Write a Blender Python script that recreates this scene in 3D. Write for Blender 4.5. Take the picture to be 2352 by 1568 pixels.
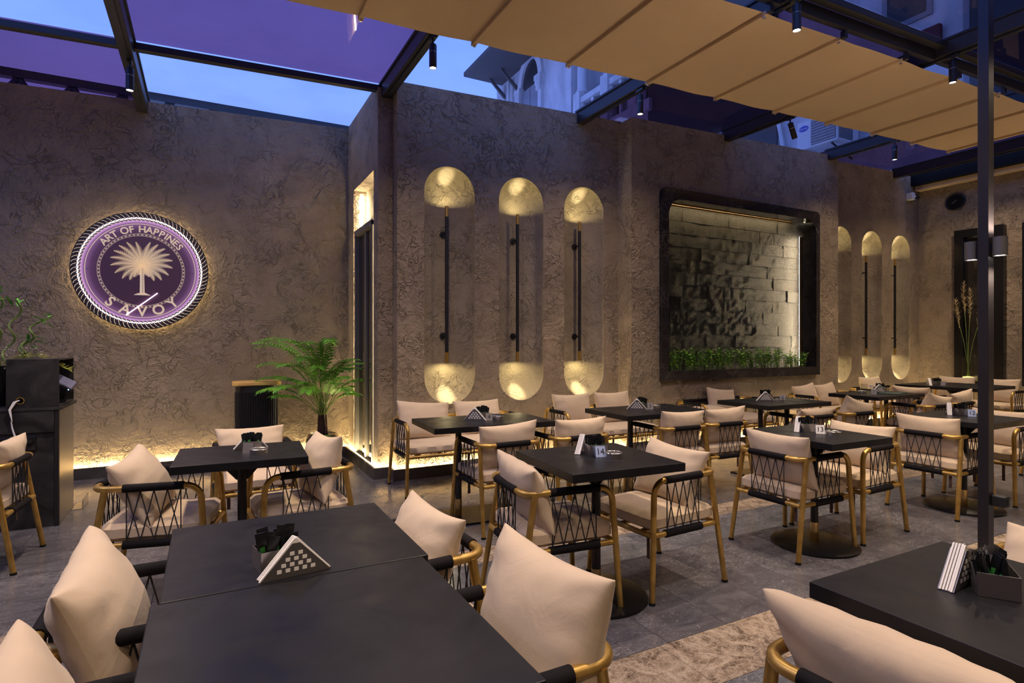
import bpy, math, random
from mathutils import Vector, Matrix
PI = math.pi
random.seed(7)
S = bpy.context.scene
for o in list(bpy.data.objects): bpy.data.objects.remove(o)
COL = S.collection

# ------------------------------------------------------------------ camera
cam = bpy.data.cameras.new('camera'); camo = bpy.data.objects.new('camera', cam); COL.objects.link(camo)
cam.sensor_width = 36; cam.sensor_fit = 'HORIZONTAL'; cam.lens = 36*1320/2352
cam.clip_start = .02; cam.clip_end = 200
YAW = math.atan(701/1320)
camo.location = (0, 0, 1.37); camo.rotation_euler = (PI/2, 0, -YAW)
S.camera = camo
S.view_settings.view_transform = 'Standard'; S.view_settings.look = 'None'
S.view_settings.gamma = 1; S.view_settings.use_curve_mapping = False
S.view_settings.exposure = 0.14

# ------------------------------------------------------------------ dusk sky
W = bpy.data.worlds.new('dusk'); S.world = W; W.use_nodes = True
wn = W.node_tree; wn.nodes.clear()
def wnode(t): return wn.nodes.new(t)
tc = wnode('ShaderNodeTexCoord'); sx = wnode('ShaderNodeSeparateXYZ'); wr = wnode('ShaderNodeValToRGB')
bg = wnode('ShaderNodeBackground'); wo = wnode('ShaderNodeOutputWorld')
wn.links.new(tc.outputs['Generated'], sx.inputs[0]); wn.links.new(sx.outputs['Z'], wr.inputs[0])
wn.links.new(wr.outputs[0], bg.inputs[0]); wn.links.new(bg.outputs[0], wo.inputs[0])
wr.color_ramp.elements[0].position = 0.0; wr.color_ramp.elements[0].color = (.27, .38, 1.0, 1)
wr.color_ramp.elements[1].position = 1.0; wr.color_ramp.elements[1].color = (.035, .12, .50, 1)
e = wr.color_ramp.elements.new(.45); e.color = (.155, .285, .95, 1)
bg.inputs[1].default_value = 1.75

# ------------------------------------------------------------------ lamps of the room (visible fixtures are built further down, unseen lamps have none)
WARM = (1.0, .77, .52); WHITE = (1.0, .86, .70)
def spot(loc, power, ang=100, blend=.6, rot=(0,0,0), col=WARM, r=.03):
    l = bpy.data.lights.new('spot', 'SPOT'); l.energy = power; l.spot_size = math.radians(ang); l.spot_blend = blend
    l.color = col; l.shadow_soft_size = r
    o = bpy.data.objects.new('spot_light', l); COL.objects.link(o); o.location = loc; o.rotation_euler = rot
    return o
def rz(x): return 3.87 + .035*x           # underside of the glass roof rises gently to the right
SPOT_P = 108
for x, y in ((-.573,5.785), (1.6,4.364), (3.78,4.465), (3.72,2.728), (5.964,2.724), (8.05,4.363),
             (-.573,4.40), (-.573,2.73), (1.6,2.73), (8.05,2.73), (10.2,2.73), (10.2,4.36), (-2.8,2.73), (-2.8,4.4),  # unseen lamps from here on, added to the beam grid for warm fill
             (-.573,.95), (1.6,.95), (3.72,.95), (5.964,.95), (8.05,.95), (-.573,-.9), (1.6,-.9), (3.72,-.9)):
    spot((x, y, rz(x) - .37), SPOT_P*1.08, 66, .5, r=.014)
    spot((x, y, rz(x) - .375), SPOT_P*.56, 150, 1.0, r=.02)
# up/down lights of the visible column, plus unseen ones added to brighten the canopy
for x, y in ((4.305,1.69), (4.305,1.90), (-.3,-1.6), (4.3,-1.8), (9.0,1.7), (-2.6,1.6)):
    spot((x, y, 2.02), 34, 150, .5, (PI,0,0), WARM)
    spot((x, y, 1.86), 30, 110, .7, (0,0,0), WARM)

# ------------------------------------------------------------------ material helpers
def mat(name, col=(.5,.5,.5), rough=.5, metal=0, spec=.5, emit=None, es=1):
    m = bpy.data.materials.new(name); m.use_nodes = True
    b = m.node_tree.nodes['Principled BSDF']
    b.inputs['Base Color'].default_value = (*col, 1); b.inputs['Roughness'].default_value = rough
    b.inputs['Metallic'].default_value = metal; b.inputs['Specular IOR Level'].default_value = spec
    if emit: b.inputs['Emission Color'].default_value = (*emit, 1); b.inputs['Emission Strength'].default_value = es
    return m
class N:
    def __init__(s, m): s.t = m.node_tree; s.b = s.t.nodes['Principled BSDF']
    def n(s, t, **k):
        x = s.t.nodes.new(t)
        for a, v in k.items():
            if hasattr(x, a): setattr(x, a, v)
            else: x.inputs[a].default_value = v
        return x
    def l(s, a, b): s.t.links.new(a, b)
    def ramp(s, src, stops):
        r = s.n('ShaderNodeValToRGB'); s.l(src, r.inputs[0]); el = r.color_ramp.elements
        el[0].position, el[0].color = stops[0][0], (*stops[0][1], 1)
        el[1].position, el[1].color = stops[-1][0], (*stops[-1][1], 1)
        for p, c in stops[1:-1]: q = el.new(p); q.color = (*c, 1)
        return r.outputs[0]
    def noise(s, co, scale, detail=4, dist=0, rough=.55):
        x = s.n('ShaderNodeTexNoise'); x.inputs['Scale'].default_value = scale; x.inputs['Detail'].default_value = detail
        x.inputs['Distortion'].default_value = dist; x.inputs['Roughness'].default_value = rough
        if co is not None: s.l(co, x.inputs['Vector'])
        return x
    def bump(s, h, strength, dist, prev=None):
        x = s.n('ShaderNodeBump'); x.inputs['Strength'].default_value = strength; x.inputs['Distance'].default_value = dist
        s.l(h, x.inputs['Height'])
        if prev is not None: s.l(prev, x.inputs['Normal'])
        return x.outputs[0]
    def coord(s, kind='Object'): return s.n('ShaderNodeTexCoord').outputs[kind]
    def pos(s): return s.n('ShaderNodeNewGeometry').outputs['Position']
    def math(s, op, a, b=None):
        x = s.n('ShaderNodeMath', operation=op)
        for i, v in enumerate((a, b)):
            if v is None: continue
            if isinstance(v, (int, float)): x.inputs[i].default_value = v
            else: s.l(v, x.inputs[i])
        return x.outputs[0]
    def mix(s, f, a, b):
        x = s.n('ShaderNodeMix', data_type='RGBA')
        for i, v in ((0, f), (6, a), (7, b)):
            if isinstance(v, tuple): x.inputs[i].default_value = (*v, 1) if len(v) == 3 else v
            elif isinstance(v, (int, float)): x.inputs[i].default_value = v
            else: s.l(v, x.inputs[i])
        return x.outputs[2]

def plaster(name, c1, c2, k=1.0):
    m = mat(name, c1, .75, 0, .25); g = N(m); p = g.pos()
    warp = g.noise(p, 3.5, 3)
    add = g.n('ShaderNodeVectorMath', operation='MULTIPLY_ADD'); g.l(warp.outputs['Color'], add.inputs[0])
    add.inputs[1].default_value = (.22,.22,.22); g.l(p, add.inputs[2])
    v1 = g.n('ShaderNodeTexVoronoi'); v1.inputs['Scale'].default_value = 9; g.l(add.outputs[0], v1.inputs['Vector'])
    v2 = g.n('ShaderNodeTexVoronoi'); v2.inputs['Scale'].default_value = 19; g.l(add.outputs[0], v2.inputs['Vector'])
    bw1 = g.n('ShaderNodeRGBToBW'); g.l(v1.outputs['Color'], bw1.inputs[0])
    bw2 = g.n('ShaderNodeRGBToBW'); g.l(v2.outputs['Color'], bw2.inputs[0])
    fine = g.noise(p, 26, 6, 1.2)
    big = g.noise(p, 5, 4, 2.0)
    h = g.math('ADD', g.math('MULTIPLY', bw1.outputs[0], .5), g.math('MULTIPLY', bw2.outputs[0], .35))
    h = g.math('ADD', h, g.math('MULTIPLY', fine.outputs[0], .5))
    h = g.math('ADD', h, g.math('MULTIPLY', big.outputs[0], 1.0))
    rg = g.noise(add.outputs[0], 7, 3, 1.6, .5)
    rd = g.math('POWER', g.math('SUBTRACT', 1.0, g.math('ABSOLUTE', g.math('MULTIPLY', g.math('SUBTRACT', rg.outputs[0], .5), 2.0))), 22.0)
    mk = g.noise(p, 4.2, 3, .6)
    rd = g.math('MULTIPLY', rd, g.ramp(mk.outputs[0], [(.42, (0,0,0)), (.60, (1,1,1))]))
    h = g.math('ADD', h, g.math('MULTIPLY', rd, .55))
    g.l(g.bump(h, 1.0, .036*k), g.b.inputs['Normal'])
    t = g.noise(p, 2.2, 5, 1.0)
    g.l(g.ramp(t.outputs[0], [(.32, c2), (.68, c1)]), g.b.inputs['Base Color'])
    return m
M = {}
M['plaster'] = plaster('trowelled_plaster', (.345,.268,.190), (.255,.198,.140))
M['plaster_niche'] = plaster('trowelled_plaster_niche', (.36,.295,.205), (.27,.22,.152), .5)

def marble(name, c0, c1, cv, vein=.5, rough=.18, fleck=.35, lo=.47):
    m = mat(name, c0, rough, 0, .5); g = N(m); p = g.pos()
    oi = g.n('ShaderNodeObjectInfo')
    off = g.n('ShaderNodeVectorMath', operation='MULTIPLY_ADD'); 
    g.l(oi.outputs['Random'], off.inputs[0]); off.inputs[1].default_value = (13, 7, 3); g.l(p, off.inputs[2])
    q = off.outputs[0]
    mp = g.n('ShaderNodeMapping'); mp.inputs['Scale'].default_value = (1, 2.2, 1); g.l(q, mp.inputs['Vector']); q2 = mp.outputs[0]
    a = g.noise(q2, 3.0, 8, 1.5, .65)
    base = g.ramp(a.outputs[0], [(.30, c0), (.70, c1)])
    b = g.noise(q2, 7, 10, 2.5, .7)
    r = g.math('ABSOLUTE', g.math('SUBTRACT', b.outputs[0], .5))
    ridge = g.ramp(r, [(0, (1,1,1)), (.009, (0,0,0))])
    msk = g.noise(q, 2.5, 4, .5)
    mk = g.ramp(msk.outputs[0], [(lo, (0,0,0)), (lo+.16, (1,1,1))])
    f = g.math('MULTIPLY', g.math('MULTIPLY', ridge, mk), vein)
    spk = g.noise(q, 60, 2, 1.2)
    sp = g.ramp(spk.outputs[0], [(.655, (0,0,0)), (.70, (1,1,1))])
    f = g.math('MAXIMUM', f, g.math('MULTIPLY', sp, vein*fleck))
    g.l(g.mix(f, base, cv), g.b.inputs['Base Color'])
    rr = g.noise(q, 6, 5); g.l(g.ramp(rr.outputs[0], [(.3, (rough*.75,)*3), (.7, (rough*1.5,)*3)]), g.b.inputs['Roughness'])
    g.l(g.bump(spk.outputs[0], .06, .002), g.b.inputs['Normal'])
    return m
M['tile_grey'] = marble('grey_marble_tile', (.052,.050,.061), (.115,.111,.130), (.60,.58,.61), .80, .20)
M['tile_blue'] = marble('veined_marble_tile', (.055,.058,.072), (.135,.138,.160), (.70,.68,.70), 1.0, .18)
M['tile_black'] = marble('black_marble', (.010,.009,.010), (.030,.026,.028), (.42,.38,.36), .9, .12, 0, .50)
def emperador():
    m = mat('brown_marble', (.3,.22,.17), .22, 0, .5); g = N(m); p = g.pos()
    v = g.n('ShaderNodeTexVoronoi', feature='DISTANCE_TO_EDGE'); v.inputs['Scale'].default_value = 34
    w = g.noise(p, 12, 5, 1.0); ad = g.n('ShaderNodeVectorMath', operation='MULTIPLY_ADD'); g.l(w.outputs['Color'], ad.inputs[0])
    ad.inputs[1].default_value = (.09,.09,.09); g.l(p, ad.inputs[2]); g.l(ad.outputs[0], v.inputs['Vector'])
    n = g.noise(p, 9, 7, 1.5, .7)
    base = g.ramp(n.outputs[0], [(.36, (.095,.068,.052)), (.5, (.23,.175,.135)), (.66, (.38,.31,.25))])
    e = g.ramp(v.outputs[0], [(0, (1,1,1)), (.10, (0,0,0))])
    g.l(g.mix(g.math('MULTIPLY', e, .50), base, (.47,.40,.34)), g.b.inputs['Base Color'])
    return m
M['tile_tan'] = emperador()
M['joint'] = mat('joint_grout', (.20,.19,.19), .7)

def fabric(name, c, sc=240, br=.06):
    m = mat(name, c, .9, 0, .15); g = N(m); co = g.coord()
    n = g.noise(co, 5, 4, .4); k = 1-br*2
    g.l(g.ramp(n.outputs[0], [(.3, tuple(x*k for x in c)), (.7, c)]), g.b.inputs['Base Color'])
    f = g.noise(co, sc, 2); w = g.noise(co, 9, 3, 1.2)
    nb = g.bump(w.outputs[0], .25, .012)
    g.l(g.bump(f.outputs[0], .18, .001, nb), g.b.inputs['Normal'])
    g.b.inputs['Sheen Weight'].default_value = .15
    return m
M['beige'] = fabric('beige_velvet', (.585,.462,.338))
M['canopy'] = fabric('sand_canvas', (.56,.405,.255), 400, .02)
M['rope'] = mat('black_rope', (.018,.017,.020), .8)
def wrapm():
    m = mat('black_wrapped_cord', (.007,.006,.008), .8, 0, .15); g = N(m)
    f = g.noise(g.coord(), 320, 2); g.l(g.bump(f.outputs[0], .5, .0015), g.b.inputs['Normal']); return m
M['wrap'] = wrapm()
def brass():
    m = mat('gold_painted_aluminium', (.50,.315,.085), .34, .75, .5); g = N(m)
    n = g.noise(g.coord(), 14, 4); g.l(g.ramp(n.outputs[0], [(.35, (.40,.245,.065)), (.65, (.56,.36,.105))]), g.b.inputs['Base Color'])
    g.l(g.ramp(n.outputs[0], [(.3, (.28,)*3), (.7, (.42,)*3)]), g.b.inputs['Roughness']); return m
M['gold'] = brass()
M['brass'] = mat('polished_brass', (.75,.52,.20), .16, 1)
def tabletop():
    m = mat('black_laminate', (.018,.017,.020), .38, 0, .22); g = N(m); p = g.pos()
    n = g.noise(p, 4.5, 6, 1.4); g.l(g.ramp(n.outputs[0], [(.3, (.005,.005,.007)), (.72, (.012,.012,.015))]), g.b.inputs['Base Color'])
    r = g.noise(p, 7, 5, .8); g.l(g.ramp(r.outputs[0], [(.3, (.30,)*3), (.7, (.48,)*3)]), g.b.inputs['Roughness'])
    return m
M['table'] = tabletop()
M['black'] = mat('black_powder_coat', (.012,.012,.014), .42)
M['blackgloss'] = mat('black_gloss', (.010,.010,.012), .12)
M['rubber'] = mat('black_rubber', (.01,.01,.01), .8, 0, .1)
M['steel'] = mat('brushed_steel', (.62,.60,.58), .28, 1)
def anod():
    m = mat('dark_bronze_aluminium', (.026,.024,.029), .42, .3); return m
M['beam'] = anod()
M['column'] = mat('charcoal_column_paint', (.035,.032,.040), .35, .5)
M['white'] = mat('white_paper', (.80,.78,.76), .7)
M['card'] = mat('pale_blue_acrylic', (.45,.55,.80), .25)
M['ink'] = mat('black_ink', (.008,.008,.008), .5)
M['led'] = mat('warm_led_strip', (1,.8,.5), .5, emit=(1.0,.76,.38), es=165)
M['led_side'] = mat('stone_side_led', (1,.8,.5), .5, emit=(1.0,.86,.62), es=20)
M['led_back'] = mat('stone_edge_led', (1,.8,.5), .5, emit=(1.0,.86,.62), es=75)
M['led_top'] = mat('stone_top_led', (1,.8,.5), .5, emit=(1.0,.82,.52), es=4)
M['led_weak'] = mat('stone_faint_led', (1,.8,.5), .5, emit=(1.0,.80,.46), es=.6)
M['led_halo'] = mat('sign_halo_led', (1,.8,.5), .5, emit=(1.0,.78,.42), es=16)
M['led_door'] = mat('recess_led', (1,.8,.5), .5, emit=(1.0,.82,.52), es=170)
M['led_soft'] = mat('warm_led_soft', (1,.8,.5), .5, emit=(1.0,.80,.46), es=30)
M['lens'] = mat('lit_lamp_lens', (1,1,1), .4, emit=(1,.88,.74), es=14)
M['sachet'] = mat('black_foil_sachet', (.015,.016,.018), .22, .2)
M['sachet_green'] = mat('green_sachet_print', (.05,.28,.06), .4)
M['wood'] = None
def wood():
    m = mat('oiled_bamboo_board', (.55,.32,.10), .38); g = N(m); mp = g.n('ShaderNodeMapping'); mp.inputs['Scale'].default_value = (2,30,30)
    g.l(g.coord(), mp.inputs['Vector']); n = g.noise(mp.outputs[0], 2.5, 5, .6)
    g.l(g.ramp(n.outputs[0], [(.3, (.56,.32,.08)), (.7, (.78,.50,.17))]), g.b.inputs['Base Color']); return m
M['wood'] = wood()
def leaf(name, a, b):
    m = mat(name, a, .45, 0, .4); g = N(m); n = g.noise(g.coord(), 9, 3)
    g.l(g.ramp(n.outputs[0], [(.3, a), (.7, b)]), g.b.inputs['Base Color']); return m
M['leaf'] = leaf('palm_leaf', (.05,.22,.014), (.20,.50,.04))
M['leaf2'] = leaf('shrub_leaf', (.09,.30,.02), (.28,.52,.05))
M['bamboo'] = leaf('bamboo_leaf', (.06,.26,.03), (.14,.42,.06))
M['stem'] = leaf('green_cane', (.08,.16,.03), (.20,.26,.06))
M['fern'] = leaf('yellow_fern', (.30,.34,.04), (.46,.46,.07))
M['bark'] = mat('dark_bark', (.055,.022,.014), .75)
M['flower'] = mat('tiny_white_flower', (.85,.82,.78), .6)
M['pampas'] = mat('dry_pampas', (.52,.40,.22), .85)
def glassm(name, tint, rough=.02, fres=1.0):
    m = bpy.data.materials.new(name); m.use_nodes = True; t = m.node_tree; t.nodes.clear()
    o = t.nodes.new('ShaderNodeOutputMaterial'); mx = t.nodes.new('ShaderNodeMixShader'); tr = t.nodes.new('ShaderNodeBsdfTransparent')
    gl = t.nodes.new('ShaderNodeBsdfGlossy'); lw = t.nodes.new('ShaderNodeLayerWeight'); lw.inputs[0].default_value = .5
    pw = t.nodes.new('ShaderNodeMath'); pw.operation = 'POWER'; pw.inputs[1].default_value = 4.5; t.links.new(lw.outputs['Facing'], pw.inputs[0])
    fr = t.nodes.new('ShaderNodeMath'); fr.operation = 'MULTIPLY_ADD'; fr.inputs[1].default_value = .55; fr.inputs[2].default_value = .022; t.links.new(pw.outputs[0], fr.inputs[0])
    tr.inputs[0].default_value = (*tint, 1); gl.inputs['Roughness'].default_value = rough
    nz = t.nodes.new('ShaderNodeTexNoise'); nz.inputs['Scale'].default_value = 1.6; nz.inputs['Detail'].default_value = 6
    gp = t.nodes.new('ShaderNodeNewGeometry'); t.links.new(gp.outputs['Position'], nz.inputs['Vector'])
    rp = t.nodes.new('ShaderNodeValToRGB'); t.links.new(nz.outputs[0], rp.inputs[0])
    rp.color_ramp.elements[0].color = (*[x*.95 for x in tint], 1); rp.color_ramp.elements[1].color = (*tint, 1)
    rp.color_ramp.elements[0].position = .3; rp.color_ramp.elements[1].position = .6
    t.links.new(rp.outputs[0], tr.inputs[0])
    ml = t.nodes.new('ShaderNodeMath'); ml.operation = 'MULTIPLY'; ml.inputs[1].default_value = fres
    t.links.new(fr.outputs[0], ml.inputs[0]); t.links.new(ml.outputs[0], mx.inputs[0])
    t.links.new(tr.outputs[0], mx.inputs[1]); t.links.new(gl.outputs[0], mx.inputs[2]); t.links.new(mx.outputs[0], o.inputs[0])
    return m
M['pane'] = glassm('clear_roof_glass', (.94,.95,.97))
M['pane_smoke'] = glassm('smoky_roof_glass', (.80,.80,.84))
M['pane_cool'] = glassm('dark_smoky_roof_glass', (.60,.58,.62))
M['pane_tint'] = glassm('plum_reflection_roof_glass', (.60,.40,.47))  # plum tints hold the purple of walls reflected over the sky
M['pane_dark'] = glassm('dark_plum_reflection_roof_glass', (.46,.33,.38))
M['clearglass'] = glassm('clear_glass', (.93,.94,.92), .02, 1.0)
M['darkglass'] = mat('dark_mirror_glass', (.02,.018,.016), .06, 0, .9)
def plum():
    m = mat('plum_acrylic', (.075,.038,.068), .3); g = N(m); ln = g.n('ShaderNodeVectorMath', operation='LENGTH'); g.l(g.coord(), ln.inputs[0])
    g.l(g.ramp(ln.outputs['Value'], [(.0, (.006,.002,.007)), (.34, (.010,.004,.012)), (.43, (.045,.018,.055)), (.49, (.17,.08,.20)), (.515, (.55,.30,.60))]), g.b.inputs['Emission Color'])  # glow of the neon ring on the face, put into a radial emission ramp
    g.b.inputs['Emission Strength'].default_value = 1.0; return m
M['sign_face'] = plum()
M['sign_black'] = mat('sign_black_edge', (.012,.010,.012), .4)
M['cream'] = mat('glowing_cream_print', (.62,.50,.36), .5, emit=(1,.80,.58), es=.28)  # cream print given a slight emission of its own
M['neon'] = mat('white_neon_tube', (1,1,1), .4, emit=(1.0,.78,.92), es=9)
M['facade'] = None
def facade():
    m = mat('old_stucco', (.52,.52,.54), .85); g = N(m); p = g.pos()
    mp = g.n('ShaderNodeMapping'); mp.inputs['Scale'].default_value = (1,1,.35); g.l(p, mp.inputs['Vector'])
    n = g.noise(mp.outputs[0], 1.4, 7, .6); g.l(g.ramp(n.outputs[0], [(.3, (.36,.36,.38)), (.65, (.56,.56,.58))]), g.b.inputs['Base Color']); return m
M['facade'] = facade()
M['dark_wood'] = mat('dark_eaves_timber', (.06,.055,.055), .8)
M['shutter'] = mat('grey_shutter', (.20,.20,.23), .6)
M['void'] = mat('dark_window_interior', (.015,.015,.02), .3)
M['matt_red'] = mat('dull_red', (.11,.022,.022), .8)
M['ac'] = mat('white_ac_casing', (.66,.66,.66), .5)
M['grille'] = mat('grey_grille', (.16,.16,.17), .6)
M['logo_blue'] = mat('blue_badge', (.03,.06,.42), .4)
M['frame_grey'] = mat('grey_door_frame', (.20,.19,.18), .4, .4)
M['desk'] = None
def deskm():
    m = mat('scuffed_black_panel', (.03,.03,.034), .45, 0, .3); g = N(m); n = g.noise(g.coord(), 5, 7, 1.2)
    g.l(g.ramp(n.outputs[0], [(.35, (.012,.011,.012)), (.75, (.045,.042,.042))]), g.b.inputs['Base Color']); return m
M['desk'] = deskm()
def stone():
    m = mat('wet_split_slate', (.03,.028,.027), .42, 0, .35); g = N(m); p = g.pos()
    mp = g.n('ShaderNodeMapping'); mp.inputs['Scale'].default_value = (1,1,1.9); g.l(p, mp.inputs['Vector'])
    oi = g.n('ShaderNodeObjectInfo')
    a = g.noise(mp.outputs[0], 78, 6, .8, .7); b = g.noise(mp.outputs[0], 11, 4, 1.0)
    w = g.n('ShaderNodeTexWave', bands_direction='Z'); w.inputs['Scale'].default_value = 26; w.inputs['Distortion'].default_value = 7; w.inputs['Detail'].default_value = 4
    g.l(p, w.inputs['Vector'])
    amt = g.math('ADD', g.math('MULTIPLY', oi.outputs['Random'], .8), .7)
    h = g.math('MULTIPLY', g.math('ADD', g.math('MULTIPLY', a.outputs[0], 1.5), g.math('MULTIPLY', w.outputs[0], .12)), amt)
    h = g.math('ADD', h, g.math('MULTIPLY', b.outputs[0], .12))
    g.l(g.bump(h, 1.0, .045), g.b.inputs['Normal'])
    g.l(g.ramp(a.outputs[0], [(.42, (.003,.0025,.002)), (.53, (.013,.011,.010)), (.66, (.075,.066,.057))]), g.b.inputs['Base Color'])
    return m
M['stone'] = stone()

# ------------------------------------------------------------------ mesh builder
class MB:
    def __init__(s): s.v = []; s.f = []; s.mi = []; s.cur = 0
    def add(s, vs, fs):
        b = len(s.v); s.v += [tuple(v) for v in vs]; s.f += [tuple(i+b for i in f) for f in fs]; s.mi += [s.cur]*len(fs); return s
    def box(s, x0, x1, y0, y1, z0, z1, mtx=None):
        vs = [Vector(p) for p in ((x0,y0,z0),(x1,y0,z0),(x1,y1,z0),(x0,y1,z0),(x0,y0,z1),(x1,y0,z1),(x1,y1,z1),(x0,y1,z1))]
        if mtx is not None: vs = [mtx @ v for v in vs]
        return s.add(vs, [(0,3,2,1),(4,5,6,7),(0,1,5,4),(1,2,6,5),(2,3,7,6),(3,0,4,7)])
    def quad(s, a, b, c, d): return s.add([a,b,c,d], [(0,1,2,3)])
    def tube(s, pts, r, n=10, cap=True, closed=False):
        pts = [Vector(p) for p in pts]; rs = r if isinstance(r, (list, tuple)) else [r]*len(pts)
        k = len(pts); vs = []; fs = []; up = None
        for i, p in enumerate(pts):
            if closed: t = (pts[(i+1) % k] - pts[i-1])
            else: t = pts[min(i+1, k-1)] - pts[max(i-1, 0)]
            t.normalize()
            if up is None:
                up = Vector((0,0,1)) if abs(t.z) < .9 else Vector((1,0,0))
            up = up - t*up.dot(t)
            if up.length < 1e-5: up = t.orthogonal()
            up.normalize(); sd = t.cross(up)
            for j in range(n):
                a = 2*PI*j/n; vs.append(p + (up*math.cos(a) + sd*math.sin(a))*rs[i])
        m = k if closed else k-1
        for i in range(m):
            q = (i+1) % k
            for j in range(n):
                j2 = (j+1) % n; fs.append((i*n+j, i*n+j2, q*n+j2, q*n+j))
        if cap and not closed: fs.append(tuple(range(n))[::-1]); fs.append(tuple((k-1)*n+j for j in range(n)))
        return s.add(vs, fs)
    def lathe(s, prof, c=(0,0,0), n=24, mtx=None):
        vs = []; fs = []; k = len(prof)
        for r, z in prof:
            for j in range(n):
                a = 2*PI*j/n; v = Vector((r*math.cos(a), r*math.sin(a), z))
                if mtx is not None: v = mtx @ v
                vs.append(v + Vector(c))
        for i in range(k-1):
            for j in range(n):
                j2 = (j+1) % n; fs.append((i*n+j, i*n+j2, (i+1)*n+j2, (i+1)*n+j))
        if prof[0][0] > 1e-6: fs.append(tuple(range(n))[::-1])
        if prof[-1][0] > 1e-6: fs.append(tuple((k-1)*n+j for j in range(n)))
        return s.add(vs, fs)
    def poly_prism(s, pts, d):       # pts: list of 3D points (planar), extruded by vector d
        pts = [Vector(p) for p in pts]; d = Vector(d); n = len(pts)
        fs = [tuple(range(n)), tuple(range(2*n-1, n-1, -1))]
        fs += [(i, i+n, (i+1) % n + n, (i+1) % n) for i in range(n)]
        return s.add(pts + [p+d for p in pts], fs)
    def mesh(s, name, mats, smooth=None):
        me = bpy.data.meshes.new(name); me.from_pydata(s.v, [], s.f)
        for m in (mats if isinstance(mats, (list, tuple)) else [mats]): me.materials.append(m)
        me.polygons.foreach_set('material_index', s.mi)
        me.validate(); 
        if smooth:
            me.polygons.foreach_set('use_smooth', [True]*len(me.polygons)); me.set_sharp_from_angle(angle=math.radians(smooth))
        me.update(); return me
    def build(s, name, mats, parent=None, smooth=None, loc=None, bevel=None):
        return link(name, s.mesh(name, mats, smooth), parent, loc, bevel)
def link(name, me, parent=None, loc=None, bevel=None):
    o = bpy.data.objects.new(name, me); COL.objects.link(o)
    if parent is not None: o.parent = parent
    if loc is not None: o.location = loc
    if bevel: b = o.modifiers.new('bevel', 'BEVEL'); b.width = bevel; b.segments = 2; b.limit_method = 'ANGLE'
    return o
def box(name, x0, x1, y0, y1, z0, z1, m, parent=None, bevel=None): return MB().box(x0,x1,y0,y1,z0,z1).build(name, m, parent, bevel=bevel)
def empty(name, loc=(0,0,0), rot=0):
    o = bpy.data.objects.new(name, None); COL.objects.link(o); o.location = loc; o.rotation_euler = (0,0,rot); o.empty_display_size = .1; return o
def tag(o, label=None, cat=None, group=None, kind=None):
    if label: o['label'] = label
    if cat: o['category'] = cat
    if group: o['group'] = group
    if kind: o['kind'] = kind
    return o
def kids(o): return [c for c in o.children]
def dup(o, parent=None):
    c = o.copy(); COL.objects.link(c); c.parent = parent
    if parent is not None: c.matrix_parent_inverse = o.matrix_parent_inverse.copy()
    for ch in list(o.children): dup(ch, c)
    return c
def arc(c, r, a0, a1, n, ax=(1,0,0), ay=(0,1,0)):
    c, ax, ay = Vector(c), Vector(ax), Vector(ay)
    return [c + ax*(r*math.cos(a0+(a1-a0)*i/n)) + ay*(r*math.sin(a0+(a1-a0)*i/n)) for i in range(n+1)]
_txt = {}
def text_mesh(s, size, depth, m, bold=0):
    cu = bpy.data.curves.new('text', 'FONT'); cu.body = s; cu.size = size; cu.extrude = depth; cu.offset = bold*size; cu.align_x = 'CENTER'; cu.align_y = 'CENTER'
    o = bpy.data.objects.new('tmp', cu); COL.objects.link(o)
    dg = bpy.context.evaluated_depsgraph_get(); me = bpy.data.meshes.new_from_object(o.evaluated_get(dg))
    bpy.data.objects.remove(o); me.materials.clear(); me.materials.append(m); return me

# ------------------------------------------------------------------ floor
floor = box('floor', -6, 14, -4, 9, -.12, -.006, M['joint']); tag(floor, 'dark marble tiled terrace floor', kind='structure')
_tm = {}
def tile(x0, x1, y0, y1, m):
    w, d = round(x1-x0, 4), round(y1-y0, 4); k = (w, d, m)
    if k not in _tm:
        g = .0013; _tm[k] = MB().box(-w/2+g, w/2-g, -d/2+g, d/2-g, -.006, 0).mesh('floor_tile', M[m])
    return link('floor_tile', _tm[k], floor, ((x0+x1)/2, (y0+y1)/2, 0))
def strip(y0, y1, w, xo, xa, xb, m):
    x = xo - math.ceil((xo-xa)/w)*w
    while x < xb: tile(x, x+w, y0, y1, m); x += w
strip(1.64, 1.975, .834, 1.80, -2.2, 8.6, 'tile_tan')
strip(1.975, 2.84, .376, 2.232, -1.6, 8.2, 'tile_grey')
strip(2.84, 3.235, .834, 2.61, -2.0, 10.9, 'tile_blue')
strip(3.235, 3.47, .834, 2.61, -2.0, 10.9, 'tile_tan')
yy = 3.47
while yy < 7.05:
    strip(yy, yy+.415, .834, 1.413, -3.2, 10.9 if yy < 5.2 else (1.5 if yy > 5.5 else 9.0), 'tile_grey'); yy += .415
strip(1.2, 1.64, .834, 1.6, -1.6, 5.0, 'tile_blue'); strip(.76, 1.2, .834, 1.6, -1.0, 4.0, 'tile_grey'); strip(.32, .76, .834, 1.6, -1.0, 3.4, 'tile_grey')

# ------------------------------------------------------------------ walls
def wall_poly(name, pts, d, label, m='plaster'):
    return tag(MB().poly_prism(pts, d).build(name, M[m]), label, kind='structure')
XR = 1.515; YL = 7.08; YP = 5.72; XN = 1.664; YN = 5.56; XF0, XF1, YF = 4.41, 8.35, 5.31; XE = 11.04
def top(x): return rz(x) + .02
wall_poly('wall_left', [(-5,YL,-.1), (XR+.2,YL,-.1), (XR+.2,YL,top(XR+.2)), (-5,YL,top(-5))], (0,.25,0), 'brown trowelled plaster wall behind the round sign')
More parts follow.
